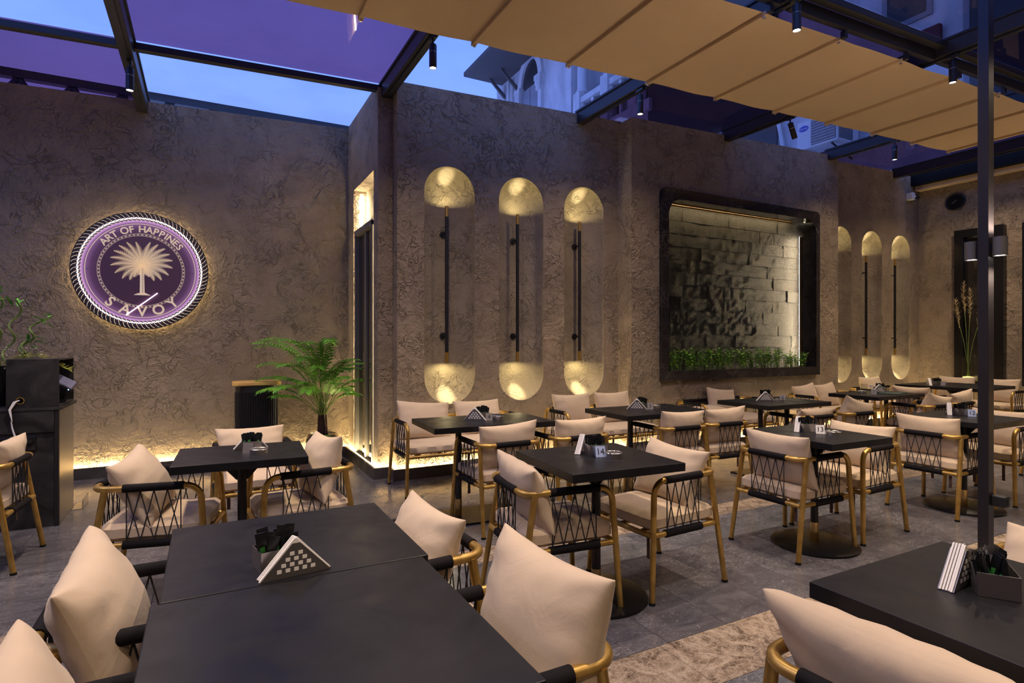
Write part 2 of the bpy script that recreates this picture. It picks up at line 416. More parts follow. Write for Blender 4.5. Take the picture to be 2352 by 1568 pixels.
# return wall with tall recess (opening y 5.90..6.80, z .10..3.13)
OY0, OY1, OZ0, OZ1 = 5.885, 6.80, .10, 3.13
b = MB()
for y0, y1, z0, z1 in ((YP+.151,OY0,-.1,3.96), (OY1,YL,-.1,3.96), (OY0,OY1,OZ1,3.96), (OY0,OY1,-.1,OZ0)): b.box(XR, XR+.15, y0, y1, z0, z1)
tag(b.build('wall_return', M['plaster']), 'short plaster return wall holding the tall lit recess', kind='structure')
b = MB(); b.box(XR+.15, XR+.30, YP+.02, YL, -.1, 3.95); b.build('recess_back', M['plaster_niche'], bpy.data.objects['wall_return'])
box('wall_pilaster', XR, XN+.2, YP, YP+.15, -.1, top(1.5)-.02, M['plaster']); tag(bpy.data.objects['wall_pilaster'], 'narrow plaster pilaster beside the lit recess', kind='structure')

def niche_wall(name, x0, x1, y, centers, label, hw=.28, zt=3.18, zb=.722, depth=.21):
    m = MB(); K = 24; zc1, zc0 = zt-hw, zb+hw
    xs = [x0]; 
    def T(x): return top(x)
    prev = x0
    for c in centers:
        m.quad((prev,y,-.1), (c-hw,y,-.1), (c-hw,y,T(c-hw)), (prev,y,T(prev)))
        a = [c - hw*math.cos(PI*i/K) for i in range(K+1)]; s = [hw*math.sin(PI*i/K) for i in range(K+1)]
        for i in range(K):
            m.quad((a[i],y,zc1+s[i]), (a[i+1],y,zc1+s[i+1]), (a[i+1],y,T(a[i+1])), (a[i],y,T(a[i])))
            m.quad((a[i],y,-.1), (a[i+1],y,-.1), (a[i+1],y,zc0-s[i+1]), (a[i],y,zc0-s[i]))
        prev = c+hw
    m.quad((prev,y,-.1), (x1,y,-.1), (x1,y,T(x1)), (prev,y,T(prev)))
    m.quad((x0,y,-.1), (x0,y,T(x0)), (x0,y+.4,T(x0)), (x0,y+.4,-.1))
    m.quad((x0,y,T(x0)), (x1,y,T(x1)), (x1,y+.4,T(x1)), (x0,y+.4,T(x0)))
    m.quad((x0,y+.4,T(x0)), (x1,y+.4,T(x1)), (x1,y+.4,-.1), (x0,y+.4,-.1))
    w = m.build(name, M['plaster']); tag(w, label, kind='structure')
    for c in centers:
        m = MB(); K2 = 28; vs = []; fs = []; rho = (1, .985, .95, .88, .78, .65, .5, .34, .17, .02)
        for q in rho:
            h = hw*q; dy = depth*math.sqrt(max(0, 1-q*q))
            ring = [(c+h*math.cos(PI*i/K2), zc1+h*math.sin(PI*i/K2)) for i in range(K2+1)] + [(c-h*math.cos(PI*i/K2), zc0-h*math.sin(PI*i/K2)) for i in range(K2+1)]
            vs += [(x, y+dy, z) for x, z in ring]
        n = 2*(K2+1)
        for k in range(len(rho)-1):
            for i in range(n): j = (i+1) % n; fs.append((k*n+i, k*n+j, (k+1)*n+j, (k+1)*n+i))
        fs.append(tuple((len(rho)-1)*n+i for i in range(n)))
        m.add(vs, fs); m.build('niche', M['plaster_niche'], w, smooth=70)
    return w
NC1 = (2.226, 3.073, 3.912); NC2 = (8.81, 9.645, 10.48)
niche_wall('wall_back', XN, XF0+.05, YN, NC1, 'plaster wall with three tall arched niches left of the stone panel')
niche_wall('wall_far', XF1-.05, XE, YN, NC2, 'plaster wall with three arched niches in the far right corner')
# feature wall block with opening x 4.90..7.79, z .93..3.17
FX0, FX1, FZ0, FZ1 = 4.90, 7.79, .93, 3.17
b = MB()
for x0, x1, z0, z1 in ((XF0,FX0,-.1,None), (FX1,XF1,-.1,None), (FX0,FX1,-.1,FZ0), (FX0,FX1,FZ1,None)):
    if z1 is None:
        b.poly_prism([(x0,YF,z0), (x1,YF,z0), (x1,YF,top(x1)-.04), (x0,YF,top(x0)-.04)], (0,.36,0))
    else: b.box(x0, x1, YF, YF+.36, z0, z1)
b.box(XF0, XF1, YF+.36, YF+.5, -.1, 3.95)
tag(b.build('wall_feature', M['plaster']), 'projecting plaster wall around the dark stone water panel', kind='structure')
# end wall
wall_poly('wall_right', [(XE,YN+.3,-.1), (XE,-3,-.1), (XE,-3,4.32), (XE,YN+.3,4.32)], (.3,0,0), 'plaster end wall with black framed windows')

wall_poly('wall_front_blocker', [(-5.2,-3.2,-.1), (14,-3.2,-.1), (14,-3.2,4.4), (-5.2,-3.2,4.4)], (0,-.2,0), 'unseen plaster wall added behind the camera to block sky light')  # unseen wall put in to stop sky light entering from behind
wall_poly('wall_side_blocker', [(-5,-3.2,-.1), (-5,7.3,-.1), (-5,7.3,4.4), (-5,-3.2,4.4)], (-.2,0,0), 'unseen plaster wall added at the far left to block sky light')  # also unseen, added to close the open left side against blue light
# plinths with warm light strips
def plinth(name, pts, label, h=.113, d=.055):
    """pts: floor polyline of the wall face; the plinth stands d in front (to the right of travel)"""
    P = [Vector((x,y,0)) for x,y in pts]
    def off(k):
        res = []
        for i, p in enumerate(P):
            ns = []
            if i > 0: t = (P[i]-P[i-1]).normalized(); ns.append(Vector((t.y,-t.x,0)))
            if i < len(P)-1: t = (P[i+1]-P[i]).normalized(); ns.append(Vector((t.y,-t.x,0)))
            if len(ns) == 2: nn = (ns[0]+ns[1]); nn = nn/ (1+ns[0].dot(ns[1])); 
            else: nn = ns[0]
            res.append(p + nn*k)
        return res
    A, B, L0, L1 = off(d), off(d-.018), off(.018), off(.032)
    up = Vector((0,0,h)); m = MB()
    for i in range(len(P)-1):
        m.quad(A[i], A[i+1], A[i+1]+up, A[i]+up); m.quad(A[i]+up, A[i+1]+up, B[i+1]+up, B[i]+up); m.quad(B[i]+up, B[i+1]+up, B[i+1], B[i])
    for i in (0, -1): m.quad(A[i], A[i]+up, B[i]+up, B[i])
    o = m.build(name, M['tile_black2']); tag(o, label, kind='structure')
    m = MB(); z = Vector((0,0,h-.022))
    for i in range(len(P)-1):
        m.quad(L0[i]+z, L1[i]+z, L1[i+1]+z, L0[i+1]+z)
        q = Vector((0,0,h-.034)); m.quad(L0[i]+q, L0[i+1]+q, L1[i+1]+q, L1[i]+q)
    m.build('led_strip', M['led'], o)
    return o
M['tile_black2'] = marble('dark_plinth_marble', (.040,.036,.038), (.075,.068,.070), (.22,.20,.20), .3, .35, .1, .55)
plinth('baseboard_left', [(-5,YL), (XR,YL)], 'dark marble plinth with warm light strip under the sign wall')
plinth('baseboard_return', [(XR,YL-.06), (XR,YP), (XN,YP), (XN,YN), (XF0,YN), (XF0,YF), (XF1,YF)], 'dark marble plinth with warm light strip below the niches')
plinth('baseboard_far', [(XF1,YN), (XE,YN)], 'dark lit plinth in the far corner')
plinth('baseboard_right', [(XE,YN-.06), (XE,-2)], 'dark lit plinth along the end wall')

# ------------------------------------------------------------------ glass roof
roof = empty('ceiling', (0,0,0)); tag(roof, 'glass roof on dark aluminium beams', kind='structure')
BX = (-2.83, -.59, 1.60, 3.86, 6.0, 8.15, 10.3)
YT = 8.9
def beam_y(x, y0, y1, w=.10, h=.16, z=None):
    z = rz(x) if z is None else z
    o = MB().box(x-w/2, x+w/2, y0, y1, z-.10, z-.10+h).build('roof_beam', M['beam'], roof, bevel=.006)
    MB().box(x-.017, x+.017, y0, y1-.25, z-.118, z-.1005).build('track_rail', M['black'], o)
    box('beam_flange', x-w/2-.015, x+w/2+.015, y0, y1, z+.03, z+.05, M['black'], o)
    return o
for x in BX:
    ye = {-2.83:YL, -.59:YL, 1.60:YP+.1, 3.86:YN, 6.0:YF+.02, 8.15:YF+.02, 10.3:YN}[x]
    beam_y(x, -3.0, ye+.02)
def bar_x(x0, x1, y, h=.07, w=.07, dz=0, name='roof_crossbar'):
    a, b_ = rz(x0)+dz, rz(x1)+dz
    return MB().poly_prism([(x0,y-w/2,a-h/2), (x1,y-w/2,b_-h/2), (x1,y-w/2,b_+h/2), (x0,y-w/2,a+h/2)], (0,w,0)).build(name, M['beam'], roof, bevel=.005)
YC = (5.77, 2.80, .3, -2.9)
for i in range(len(BX)-1):
    x0, x1 = BX[i]+.05, BX[i+1]-.05
    for y in YC:
        if y == 5.77 and x0 > 1.6: continue
        bar_x(x0, x1, y, .06, .07, .0)
# long gutter carrying the near edge of the canopy
for i in range(len(BX)-1):
    if BX[i] > 1: 
        x0, x1 = BX[i]+.05, BX[i+1]-.05
        bar_x(x0, x1, 2.88, .10, .05, -.06, 'gutter_rail')
pane_kind = {}
for i in range(len(BX)-1):
    x0, x1 = BX[i], BX[i+1]
    rows = [(5.77, YL+.3), (2.80, 5.77), (.3, 2.80)] if x1 < 2 else [(2.80, 5.9), (.3, 2.80)]
    for j, (y0, y1) in enumerate(rows):
        kind = 'pane'
        if (i, j) in ((0,0), (1,1)): kind = 'pane_tint'
        if (i, j) in ((3,0), (5,0), (5,1), (4,1)): kind = 'pane_dark'
        if (i, j) == (3,1): kind = 'pane_cool'
        if (i, j) == (4,0): kind = 'pane_smoke'
        a, b_ = rz(x0)+.052, rz(x1)+.052
        MB().poly_prism([(x0+.01,y0+.01,a), (x1-.01,y0+.01,b_), (x1-.01,y1-.01,b_), (x0+.01,y1-.01,a)], (0,0,.008)).build('glass_pane', M[kind], roof)
MB().poly_prism([(-5,-3.2,rz(-5)+.07), (11.3,-3.2,rz(11.3)+.07), (11.3,.3,rz(11.3)+.07), (-5,.3,rz(-5)+.07)], (0,0,.06)).build('sky_block_roof_panel', M['canopy'], roof)  # opaque section added behind the camera to keep out blue dusk light
# deep dark beam beside the end wall
MB().box(10.78, 10.95, -2.9, YN, 4.06, 4.24).build('roof_beam', M['rubber'], roof, bevel=.006)
MB().box(10.86, 11.035, -2.9, YN-.03, 3.985, 4.055).build('ceiling_edge_strip', M['canopy'], roof)

# ------------------------------------------------------------------ retractable canopy
can = empty('fabric_canopy', (5, 3.58, 3.87)); tag(can, 'sand coloured retractable fabric canopy hung below the glass roof', 'canopy')
C0, C1, DX = 2.93, 4.235, .905
def cz(x): return 3.712 + .035*x
ribx = [.994 + DX*k for k in range(-2, 10)]
def inv(o, p): o.parent = p; o.matrix_parent_inverse = Matrix.Translation(-Vector(p.location)); return o
for k, x in enumerate(ribx):
    z = cz(x)
    o = MB().box(x-.018, x+.018, C0-.03, C1+.015, z-.028, z+.004).build('canopy_rib', M['canopy'], bevel=.004); inv(o, can)
    for y in (C0, C1-.015):
        q = MB().lathe([(.011,0),(.011,.014)], (x, y, z-.042), 10).build('bolt', M['steel']); q.parent = o
    q = MB().box(x-.02, x+.02, C0-.065, C0-.028, z-.02, z+.035).build('roller_bracket', M['black']); q.parent = o
    if k < len(ribx)-1:
        x1 = ribx[k+1]; n = 14; ny = 10; m = MB(); vs = []; rng = random.Random(k)
        ph = [rng.uniform(0, 6) for _ in range(3)]
        for i in range(n+1):
            for j in range(ny+1):
                u, v = i/n, j/ny; xx = x + (x1-x)*u; y_ = C0 + (C1-C0)*v
                sag = -.009*4*u*(1-u) + .004*math.sin(9*v+ph[0]+5*u)*u*(1-u)*4 + .003*math.sin(17*v+ph[1]-6*u)*math.sin(PI*u)
                if k == len(ribx)-2: sag *= 2.2
                vs.append((xx, y_, cz(xx)+.004+sag))
        fs = [(i*(ny+1)+j, (i+1)*(ny+1)+j, (i+1)*(ny+1)+j+1, i*(ny+1)+j+1) for i in range(n) for j in range(ny)]
        m.add(vs, fs); o2 = m.build('fabric_panel', M['canopy'], None, smooth=60); inv(o2, can)

# ------------------------------------------------------------------ spot lamps on the beams
def lamp(x, y, label, lit=True, tilt=0):
    z0 = rz(x)-.118; r = empty('spot_lamp', (x, y, z0))
    tag(r, label, 'spot lamp', 'cylinder spot lamps under the roof beams')
    MB().box(-.016, .016, -.05, .05, -.022, -.0005).build('track_adapter', M['black'], r)
    MB().tube([(0,0,-.02), (0,0,-.065)], .009, 8).build('stem', M['black'], r)
    R = Matrix.Translation((0,0,-.06)) @ Matrix.Rotation(tilt, 4, 'Y')
    MB().lathe([(.0,0),(.026,0),(.030,-.006),(.030,-.188),(.027,-.190),(.026,-.180),(0,-.180)], n=20, mtx=R).build('lamp_body', M['black'], r, smooth=35)
    MB().lathe([(.0305,-.062),(.0312,-.064),(.0305,-.066)], n=20, mtx=R).build('trim_ring', M['steel'], r)
    MB().lathe([(0,-.1835),(.025,-.1835),(.025,-.1815),(0,-.1815)], n=18, mtx=R).build('lens', M['lens'] if lit else M['blackgloss'], r)
    return r
lamp(-.573, 5.785, 'black cylinder spot lamp above the round palm sign')
lamp(1.6, 4.364, 'black cylinder spot lamp at the roof corner above the lit recess')
lamp(3.82, 4.465, 'lit spot lamp against dark glass, above the third niche')
lamp(3.80, 2.728, 'large bright spot lamp hanging at the near edge of the canopy')
lamp(5.964, 2.724, 'lit spot lamp near the top of the black column')
lamp(5.964, 4.365, 'unlit tilted spot lamp in front of the white air conditioner', False, -.45)
lamp(8.08, 4.363, 'small lit spot lamp near the far corner under the canopy edge')

# ------------------------------------------------------------------ niche bar lights
def bar_light(x, y, yb, label):
    r = empty('bar_wall_light', (x, y, 1.968)); tag(r, label, 'wall light', 'black and brass bar lights in the niches')
    H = .822
    MB().tube([(0,0,-H+.11), (0,0,H-.11)], .0185, 12).build('bar', M['black'], r, smooth=40)
    for s in (1, -1):
        MB().lathe([(0,s*(H-.11)),(.0188,s*(H-.11)),(.0188,s*H),(.014,s*H),(.014,s*(H-.012)),(0,s*(H-.012))], n=14).build('brass_tip', M['brass_matt'], r, smooth=40)
        z = s*.54
        w = MB().tube([(0,0,z), (-.003,yb-y-.015,z)], .009, 8).build('bracket', M['black'], r)
        MB().lathe([(0,0),(.036,0),(.036,.014),(0,.014)], (0,yb-y-.0005,z), 16, Matrix.Rotation(PI/2,4,'X')).build('rosette', M['black'], w, smooth=35)
        l = bpy.data.lights.new('tip_light', 'AREA'); l.shape = 'DISK'; l.size = .024; l.energy = .95 if s > 0 else 1.15; l.color = (1.0,.83,.43); l.spread = math.radians(176)
        o = bpy.data.objects.new('tip_light', l); COL.objects.link(o); o.location = (x, y, 1.968+s*(H+.002)); o.rotation_euler = ((PI if s > 0 else 0),0,0)
        spot((x, y, 1.968+s*(H+.004)), 13 if s > 0 else 24, 40, 1.0, ((PI if s > 0 else 0)+ (.10 if s < 0 else -.10),0,0), (1.0,.86,.52), .01)
M['brass_matt'] = mat('satin_brass', (.60,.38,.10), .35, .85)
for c, t in zip(NC1, ('first niche from the left', 'second niche from the left', 'third niche, left of the stone panel')):
    bar_light(c, YN+.095, YN+.21, 'black bar light with brass tips in the '+t)
for c, t in zip(NC2, ('far niche cut off by the feature wall', 'middle far corner niche', 'far niche nearest the corner')):
    bar_light(c, YN+.095, YN+.21, 'black bar light with brass tips in the '+t)

# ------------------------------------------------------------------ stone water panel with planter
SX0, SX1, SZ0, SZ1, SY = 4.94, 7.75, 1.0, 3.11, 5.25
pan = empty('stone_water_panel', ((SX0+SX1)/2, SY, .89)); tag(pan, 'black marble framed panel of rough dark stone with lit edge', 'wall panel')
def rrect(x0, x1, z0, z1, r, n=8, bottom=False):
    pts = []
    pts += [(x1 - r + r*math.sin(PI/2*i/n), z1 - r + r*math.cos(PI/2*i/n)) for i in range(n+1)]
    if bottom: pts += [(x1 - r + r*math.cos(PI/2*i/n), z0 + r - r*math.sin(PI/2*i/n)) for i in range(n+1)]
    else: pts += [(x1, z0)]
    if bottom: pts += [(x0 + r - r*math.sin(PI/2*i/n), z0 + r - r*math.cos(PI/2*i/n)) for i in range(n+1)]
    else: pts += [(x0, z0)]
    pts += [(x0 + r - r*math.cos(PI/2*i/n), z1 - r + r*math.sin(PI/2*i/n)) for i in range(n+1)]
    return pts
out = rrect(4.84, 7.83, .892, 3.235, .07); inn = rrect(SX0, SX1, SZ0, SZ1, .20); n = len(out)
m = MB(); BK = YF+.25
vs = [(x,SY,z) for x,z in out] + [(x,SY,z) for x,z in inn] + [(x,YF,z) for x,z in out] + [(x,BK,z) for x,z in inn]
fs = []
for i in range(n):
    j = (i+1) % n
    fs += [(i, j, n+j, n+i), (i, 2*n+i, 2*n+j, j), (n+i, n+j, 3*n+j, 3*n+i)]
m.add(vs, fs); inv(m.build('marble_frame', M['tile_black'], None, smooth=35), pan)
inv(MB().box(SX0, SX1, SY+.012, SY+.032, .99, 1.012).build('planter_lip', M['tile_black'], None, bevel=.004), pan)
inv(MB().box(SX0+.002, SX1-.002, SY+.04, BK-.03, .90, .985).build('soil', M['bark'], None), pan)
inv(MB().box(SX0-.05, SX1+.05, BK+.0, BK+.03, .9, 3.2).build('backing_board', M['void'], None), pan)
# LED strips on the reveal behind narrow brass fins
for nm, mt, lb, fb in (('side', 'led_side', (SX1-.004, SX1-.001, BK-.062, BK-.046, 1.02, SZ1-.20), (SX1-.040, SX1-.001, BK-.072, BK-.067, 1.0, SZ1-.20)),
                       ('side', 'led_weak', (SX0+.001, SX0+.004, BK-.062, BK-.046, 1.02, SZ1-.20), (SX0+.001, SX0+.010, BK-.072, BK-.067, 1.0, SZ1-.20)),
                       ('top', 'led_top', (SX0+.20, SX1-.20, BK-.062, BK-.046, SZ1-.004, SZ1-.001), (SX0+.20, SX1-.20, BK-.072, BK-.067, SZ1-.022, SZ1-.001))):
    inv(MB().box(*lb).build('led_strip', M[mt], None), pan); inv(MB().box(*fb).build('led_fin', M['brass_matt'], None), pan)
inv(MB().box(SX1-.038, SX1-.004, BK-.0665, BK-.0645, 1.02, SZ1-.20).build('led_strip', M['led_back'], None), pan)
inv(MB().box(SX0+.20, SX1-.20, BK-.0665, BK-.0645, SZ1-.021, SZ1-.003).build('led_strip', M['led_soft'], None), pan)
# stones
rng = random.Random(3)
def stone_mesh(w, h, seed):
    r = random.Random(seed); nx, nz = 7, 3; vs = []; fs = []
    pr = r.uniform(.006, .014); tl = r.uniform(-.002, .002)
    for i in range(nx+1):
        for j in range(nz+1):
            edge = i in (0, nx) or j in (0, nz)
            y = -(pr + tl*(i/nx-.5)*2 + r.uniform(-.0025, .0025))*(.80 if edge else 1)
            vs.append((w*(i/nx-.5), y, h*(j/nz-.5)))
    fs = [(i*(nz+1)+j, (i+1)*(nz+1)+j, (i+1)*(nz+1)+j+1, i*(nz+1)+j+1) for i in range(nx) for j in range(nz)]
    b = len(vs); ring = [(i,0) for i in range(nx)] + [(nx,j) for j in range(nz)] + [(i,nz) for i in range(nx,0,-1)] + [(0,j) for j in range(nz,0,-1)]
    for i, j in ring: vs.append((w*(i/nx-.5), .02, h*(j/nz-.5)))
    L = len(ring)
    for q in range(L):
        i, j = ring[q]; i2, j2 = ring[(q+1) % L]
        fs.append((i*(nz+1)+j, b+q, b+(q+1)%L, i2*(nz+1)+j2))
    m = MB(); m.add(vs, fs); return m.mesh('stone_block', M['stone'])
RH = .1635; row = 0; z = SZ0 - .04
while z < SZ1:
    x = SX0 - rng.uniform(0, .3)
    while x < SX1:
        w = rng.choice((.30, .38, .46, .55, .62)); xa, xb = max(x, SX0-.02), min(x+w, SX1+.02)
        if xb-xa > .04:
            me = stone_mesh(xb-xa-.003, RH-.003, rng.random())
            inv(link('stone_block', me, None, ((xa+xb)/2, BK-.012, z+RH/2)), pan)
        x += w
    z += RH; row += 1
# plants
def shrub_mesh(seed, h=.27, w=.20):
    r = random.Random(seed); m = MB()
    for k in range(13):
        a = r.uniform(0, 2*PI); rad = r.uniform(0, w*.55); bx, by = rad*math.cos(a)*.5, rad*math.sin(a)*.25
        hx, hy, hz = rad*math.cos(a)*1.1, rad*math.sin(a)*.38, h*r.uniform(.55, 1)
        m.cur = 1; m.tube([(bx,by,0), ((bx+hx)/2, (by+hy)/2, hz*.55), (hx,hy,hz)], [.003,.0024,.0015], 4, False)
        m.cur = 0
        for q in range(13):
            t = r.uniform(.35, 1.0); c = Vector((bx+(hx-bx)*t, by+(hy-by)*t, hz*t))
            az = r.uniform(0, 2*PI); el = r.uniform(-.3, .8); d = Vector((math.cos(az)*math.cos(el), math.sin(az)*math.cos(el)*.7, math.sin(el)))
            L = r.uniform(.020, .034); sd = d.cross(Vector((0,0,1))).normalized()*L*.42; p = c + d*.012
            upn = Vector((0,0,-L*.12))
            m.add([p, p+d*L*.35+sd+upn*0, p+d*L*.8+sd*.7+upn, p+d*L+upn, p+d*L*.8-sd*.7+upn, p+d*L*.35-sd], [(0,1,2,3,4,5)])
    return m.mesh('planter_shrub', [M['leaf2'], M['stem']])
sh = [shrub_mesh(i) for i in range(4)]
NP = 22
for k in range(NP):
    x = SX0+.15 + (SX1-SX0-.33)*k/(NP-1)
    o = link('planter_shrub', sh[k % 4], None, (x, SY+.115+.02*math.sin(k*2.3), .985)); o.rotation_euler.z = [0, PI, .2, -.2][k*7 % 4]
    o.scale = (1.15, 1, 1.18 if k < NP-4 else .92)
    tag(o, 'small leafy green shrub in the planter below the dark stone panel', 'plant', 'green shrubs in the planter of the stone panel')

# ------------------------------------------------------------------ round sign
sg = empty('round_sign', (-.587, YL-.075, 2.095)); tag(sg, 'round plum sign with cream palm tree and white neon rope ring', 'sign')
def disc(r0, r1, y0, y1, n=96):   # annulus facing -Y
    m = MB(); vs = []; fs = []
    for y in (y0, y1):
        for r in (r0, r1):
            vs += [(r*math.cos(2*PI*i/n), y, r*math.sin(2*PI*i/n)) for i in range(n)]
    for i in range(n):
        j = (i+1) % n
        fs += [(i, j, n+j, n+i), (2*n+j, 2*n+i, 3*n+i, 3*n+j), (n+i, n+j, 3*n+j, 3*n+i), (j, i, 2*n+i, 2*n+j)]
    m.add(vs, fs); return m
m = MB(); m.lathe([(0,0),(.6,0),(.6,.02),(0,.02)], n=96, mtx=Matrix.Rotation(-PI/2,4,'X')); m.build('black_backplate', M['sign_black'], sg, smooth=40)
m = MB(); m.lathe([(0,.0205),(.515,.0205),(.515,.028),(0,.028)], n=96, mtx=Matrix.Rotation(PI/2,4,'X') @ Matrix.Translation((0,0,-.020))); m.build('plum_face', M['sign_face'], sg, smooth=40)
YF_ = -.0085
disc(.476, .482, YF_-.0015, YF_).build('cream_ring', M['cream'], sg)
disc(.3785, .3815, YF_-.0012, YF_).build('cream_ring', M['cream'], sg); disc(.357, .360, YF_-.0012, YF_).build('cream_ring', M['cream'], sg)
m = MB()
for i in range(64):
    a = 2*PI*i/64; c, s = math.cos(a), math.sin(a); t = .006
    p = [Vector((c*r - s*q, YF_-.0012, s*r + c*q)) for r, q in ((.365,-.011),(.373,-.011),(.373,.008),(.365,.008))]
    m.quad(*p)
tag(m.build('ring_dashes', M['cream'], sg), kind='stuff')
# rope ring: twisted strand outlines plus the glowing tube
m = MB()
for i in range(88):
    a = 2*PI*i/88; pts = []
    for q in range(7):
        t = q/6; aa = a + .115*t; r = .515 + .078*(t - .12*math.sin(2*PI*t)); pts.append((r*math.cos(aa), -.004, r*math.sin(aa)))
    m.tube(pts, .0022, 5, False)
tag(m.build('rope_strands', M['cream'], sg), kind='stuff')
pts = []; K = 88*4
for i in range(K):
    a = 2*PI*i/K; r = .536 + .0045*math.sin(88*a); pts.append((r*math.cos(a), -.026+.004*math.cos(88*a), r*math.sin(a)))
m = MB(); m.tube(pts, .0036, 6, closed=True); m.build('neon_ring', M['neon'], sg, smooth=60)
disc(.594, .602, -.004, .02).build('black_rim', M['sign_black'], sg)
m = MB(); m.lathe([(.50,.045),(.55,.045),(.55,.055),(.50,.055)], n=64, mtx=Matrix.Rotation(-PI/2,4,'X')); m.build('halo_led_strip', M['led_halo'], sg)
def arc_text(s, size, R, a0, a1, flip=False):
    for i, ch in enumerate(s):
        if ch == ' ': continue
        t = i/(len(s)-1); a = a0 + (a1-a0)*t
        me = text_mesh(ch, size, .001, M['cream'], .022)
        o = link('letter', me, sg, (R*math.cos(a), YF_-.0012, R*math.sin(a)))
        th = (a - PI/2) if not flip else (a + PI/2)
        o.rotation_euler = (Matrix.Rotation(-th, 4, 'Y') @ Matrix.Rotation(PI/2, 4, 'X')).to_euler()
        o['label'] = 'cream letter %s' % ch
W_ = {'I': .55, ' ': .60, 'H': 1.1, 'A': 1.05, 'N': 1.1, 'O': 1.2, 'F': .92, 'E': .9, 'S': .88, 'P': .95, 'R': 1.0, 'T': .92}
def arc_text_w(s, size, R, amid, step):
    tot = sum(W_.get(c, 1) for c in s); acc = 0
    for ch in s:
        w = W_.get(ch, 1); a = amid + step*(tot/2 - acc - w/2); acc += w
        if ch == ' ': continue
        o = link('letter', text_mesh(ch, size, .001, M['cream'], .022), sg, (R*math.cos(a), YF_-.0012, R*math.sin(a)))
        o.rotation_euler = (Matrix.Rotation(-(a-PI/2), 4, 'Y') @ Matrix.Rotation(PI/2, 4, 'X')).to_euler()
        o['label'] = 'cream letter %s' % ch
arc_text_w('ART OF HAPPINES', .094, .424, PI/2-.01, .137)
arc_text('SAVOY', .138, .424, PI*1.5-.70, PI*1.5+.70, True)
# palm tree
def frond(m, a, L, droop, x0, z0, wd):
    K = 16; cx = []; p = Vector((x0, 0, z0)); ang = a
    for i in range(K+1):
        cx.append((p.copy(), ang)); p = p + Vector((math.cos(ang), 0, math.sin(ang)))*(L/K); ang += droop/K*(1 if i > 3 else .35)
    y = YF_-.0022
    for i in range(K):
        (p0, a0), (p1, a1) = cx[i], cx[i+1]; t = i/K; hw = wd*math.sin(PI*min(1, .12+.88*t))**.6*(1-.35*t)
        for sgn in (1, -1):
            nrm = Vector((-math.sin(a0), 0, math.cos(a0)))*sgn; tan = Vector((math.cos(a0), 0, math.sin(a0)))
            for h in range(2):
                b0 = p0.lerp(p1, h*.5); b1 = p0.lerp(p1, h*.5+.38); tip = b0 + nrm*hw + tan*hw*.75
                m.add([Vector((b0.x,y,b0.z)), Vector((b1.x,y,b1.z)), Vector((tip.x+.002,y,tip.z)), Vector((tip.x,y,tip.z))], [(0,1,2,3)] if sgn > 0 else [(3,2,1,0)])
        m.add([Vector((p0.x,y,p0.z))+Vector((-math.sin(a0),0,math.cos(a0)))*.002, Vector((p1.x,y,p1.z))+Vector((-math.sin(a1),0,math.cos(a1)))*.002,
               Vector((p1.x,y,p1.z))-Vector((-math.sin(a1),0,math.cos(a1)))*.002, Vector((p0.x,y,p0.z))-Vector((-math.sin(a0),0,math.cos(a0)))*.002], [(0,1,2,3)])
R_ = math.radians
for a, L, d in ((94,.25,26),(108,.27,34),(122,.28,38),(135,.28,42),(149,.28,46),(163,.27,52),(178,.25,62),(196,.22,66),(212,.18,66),
                (82,.26,-24),(70,.27,-32),(57,.28,-38),(44,.28,-42),(31,.28,-46),(17,.27,-52),(2,.25,-62),(-16,.22,-66),(-32,.18,-66),
                (222,.13,50),(-45,.12,-40),(250,.09,20),(285,.09,-20)):
    m = MB(); frond(m, R_(a), L*1.02, R_(d), 0, .045, .034); m.build('palm_frond', M['cream'], sg)
m = MB(); m.add([(-.017,YF_-.002,.05),(-.021,YF_-.002,-.235),(.023,YF_-.002,-.235),(.016,YF_-.002,.05)], [(0,1,2,3)])
m.add([(-.075,YF_-.002,-.25),(.075,YF_-.002,-.25),(.05,YF_-.002,-.237),(.03,YF_-.002,-.225),(-.03,YF_-.002,-.228),(-.05,YF_-.002,-.236)], [(0,1,2,3,4,5)])
m.build('palm_trunk', M['cream'], sg)
m = MB()
for k in range(14):
    z = .02 - k*.018; m.add([(-.002,YF_-.0026,z),(.012,YF_-.0026,z+.003),(.011,YF_-.0026,z-.002),(.0,YF_-.0026,z-.005)], [(0,1,2,3)])
tag(m.build('trunk_marks', M['sign_face'], sg), kind='stuff')
MB().tube([(.135,-.016,-.225),(-.005,-.016,-.345),(-.135,-.016,-.455)], .0036, 6).build('neon_reflection_streak', M['neon'], sg)  # glowing streak modelled for the neon's reflection in the acrylic
MB().tube([(.145,-.012,-.165),(.165,-.012,-.21),(.172,-.012,-.29),(.195,-.012,-.36)], .0016, 5).build('red_wire', M['matt_red'], sg)
for x in (-.455, .455):
    MB().lathe([(0,0),(.008,0),(.008,.012),(0,.012)], (x, YF_, 0), 12, Matrix.Rotation(PI/2,4,'X')).build('stand_off_screw', M['steel'], sg)

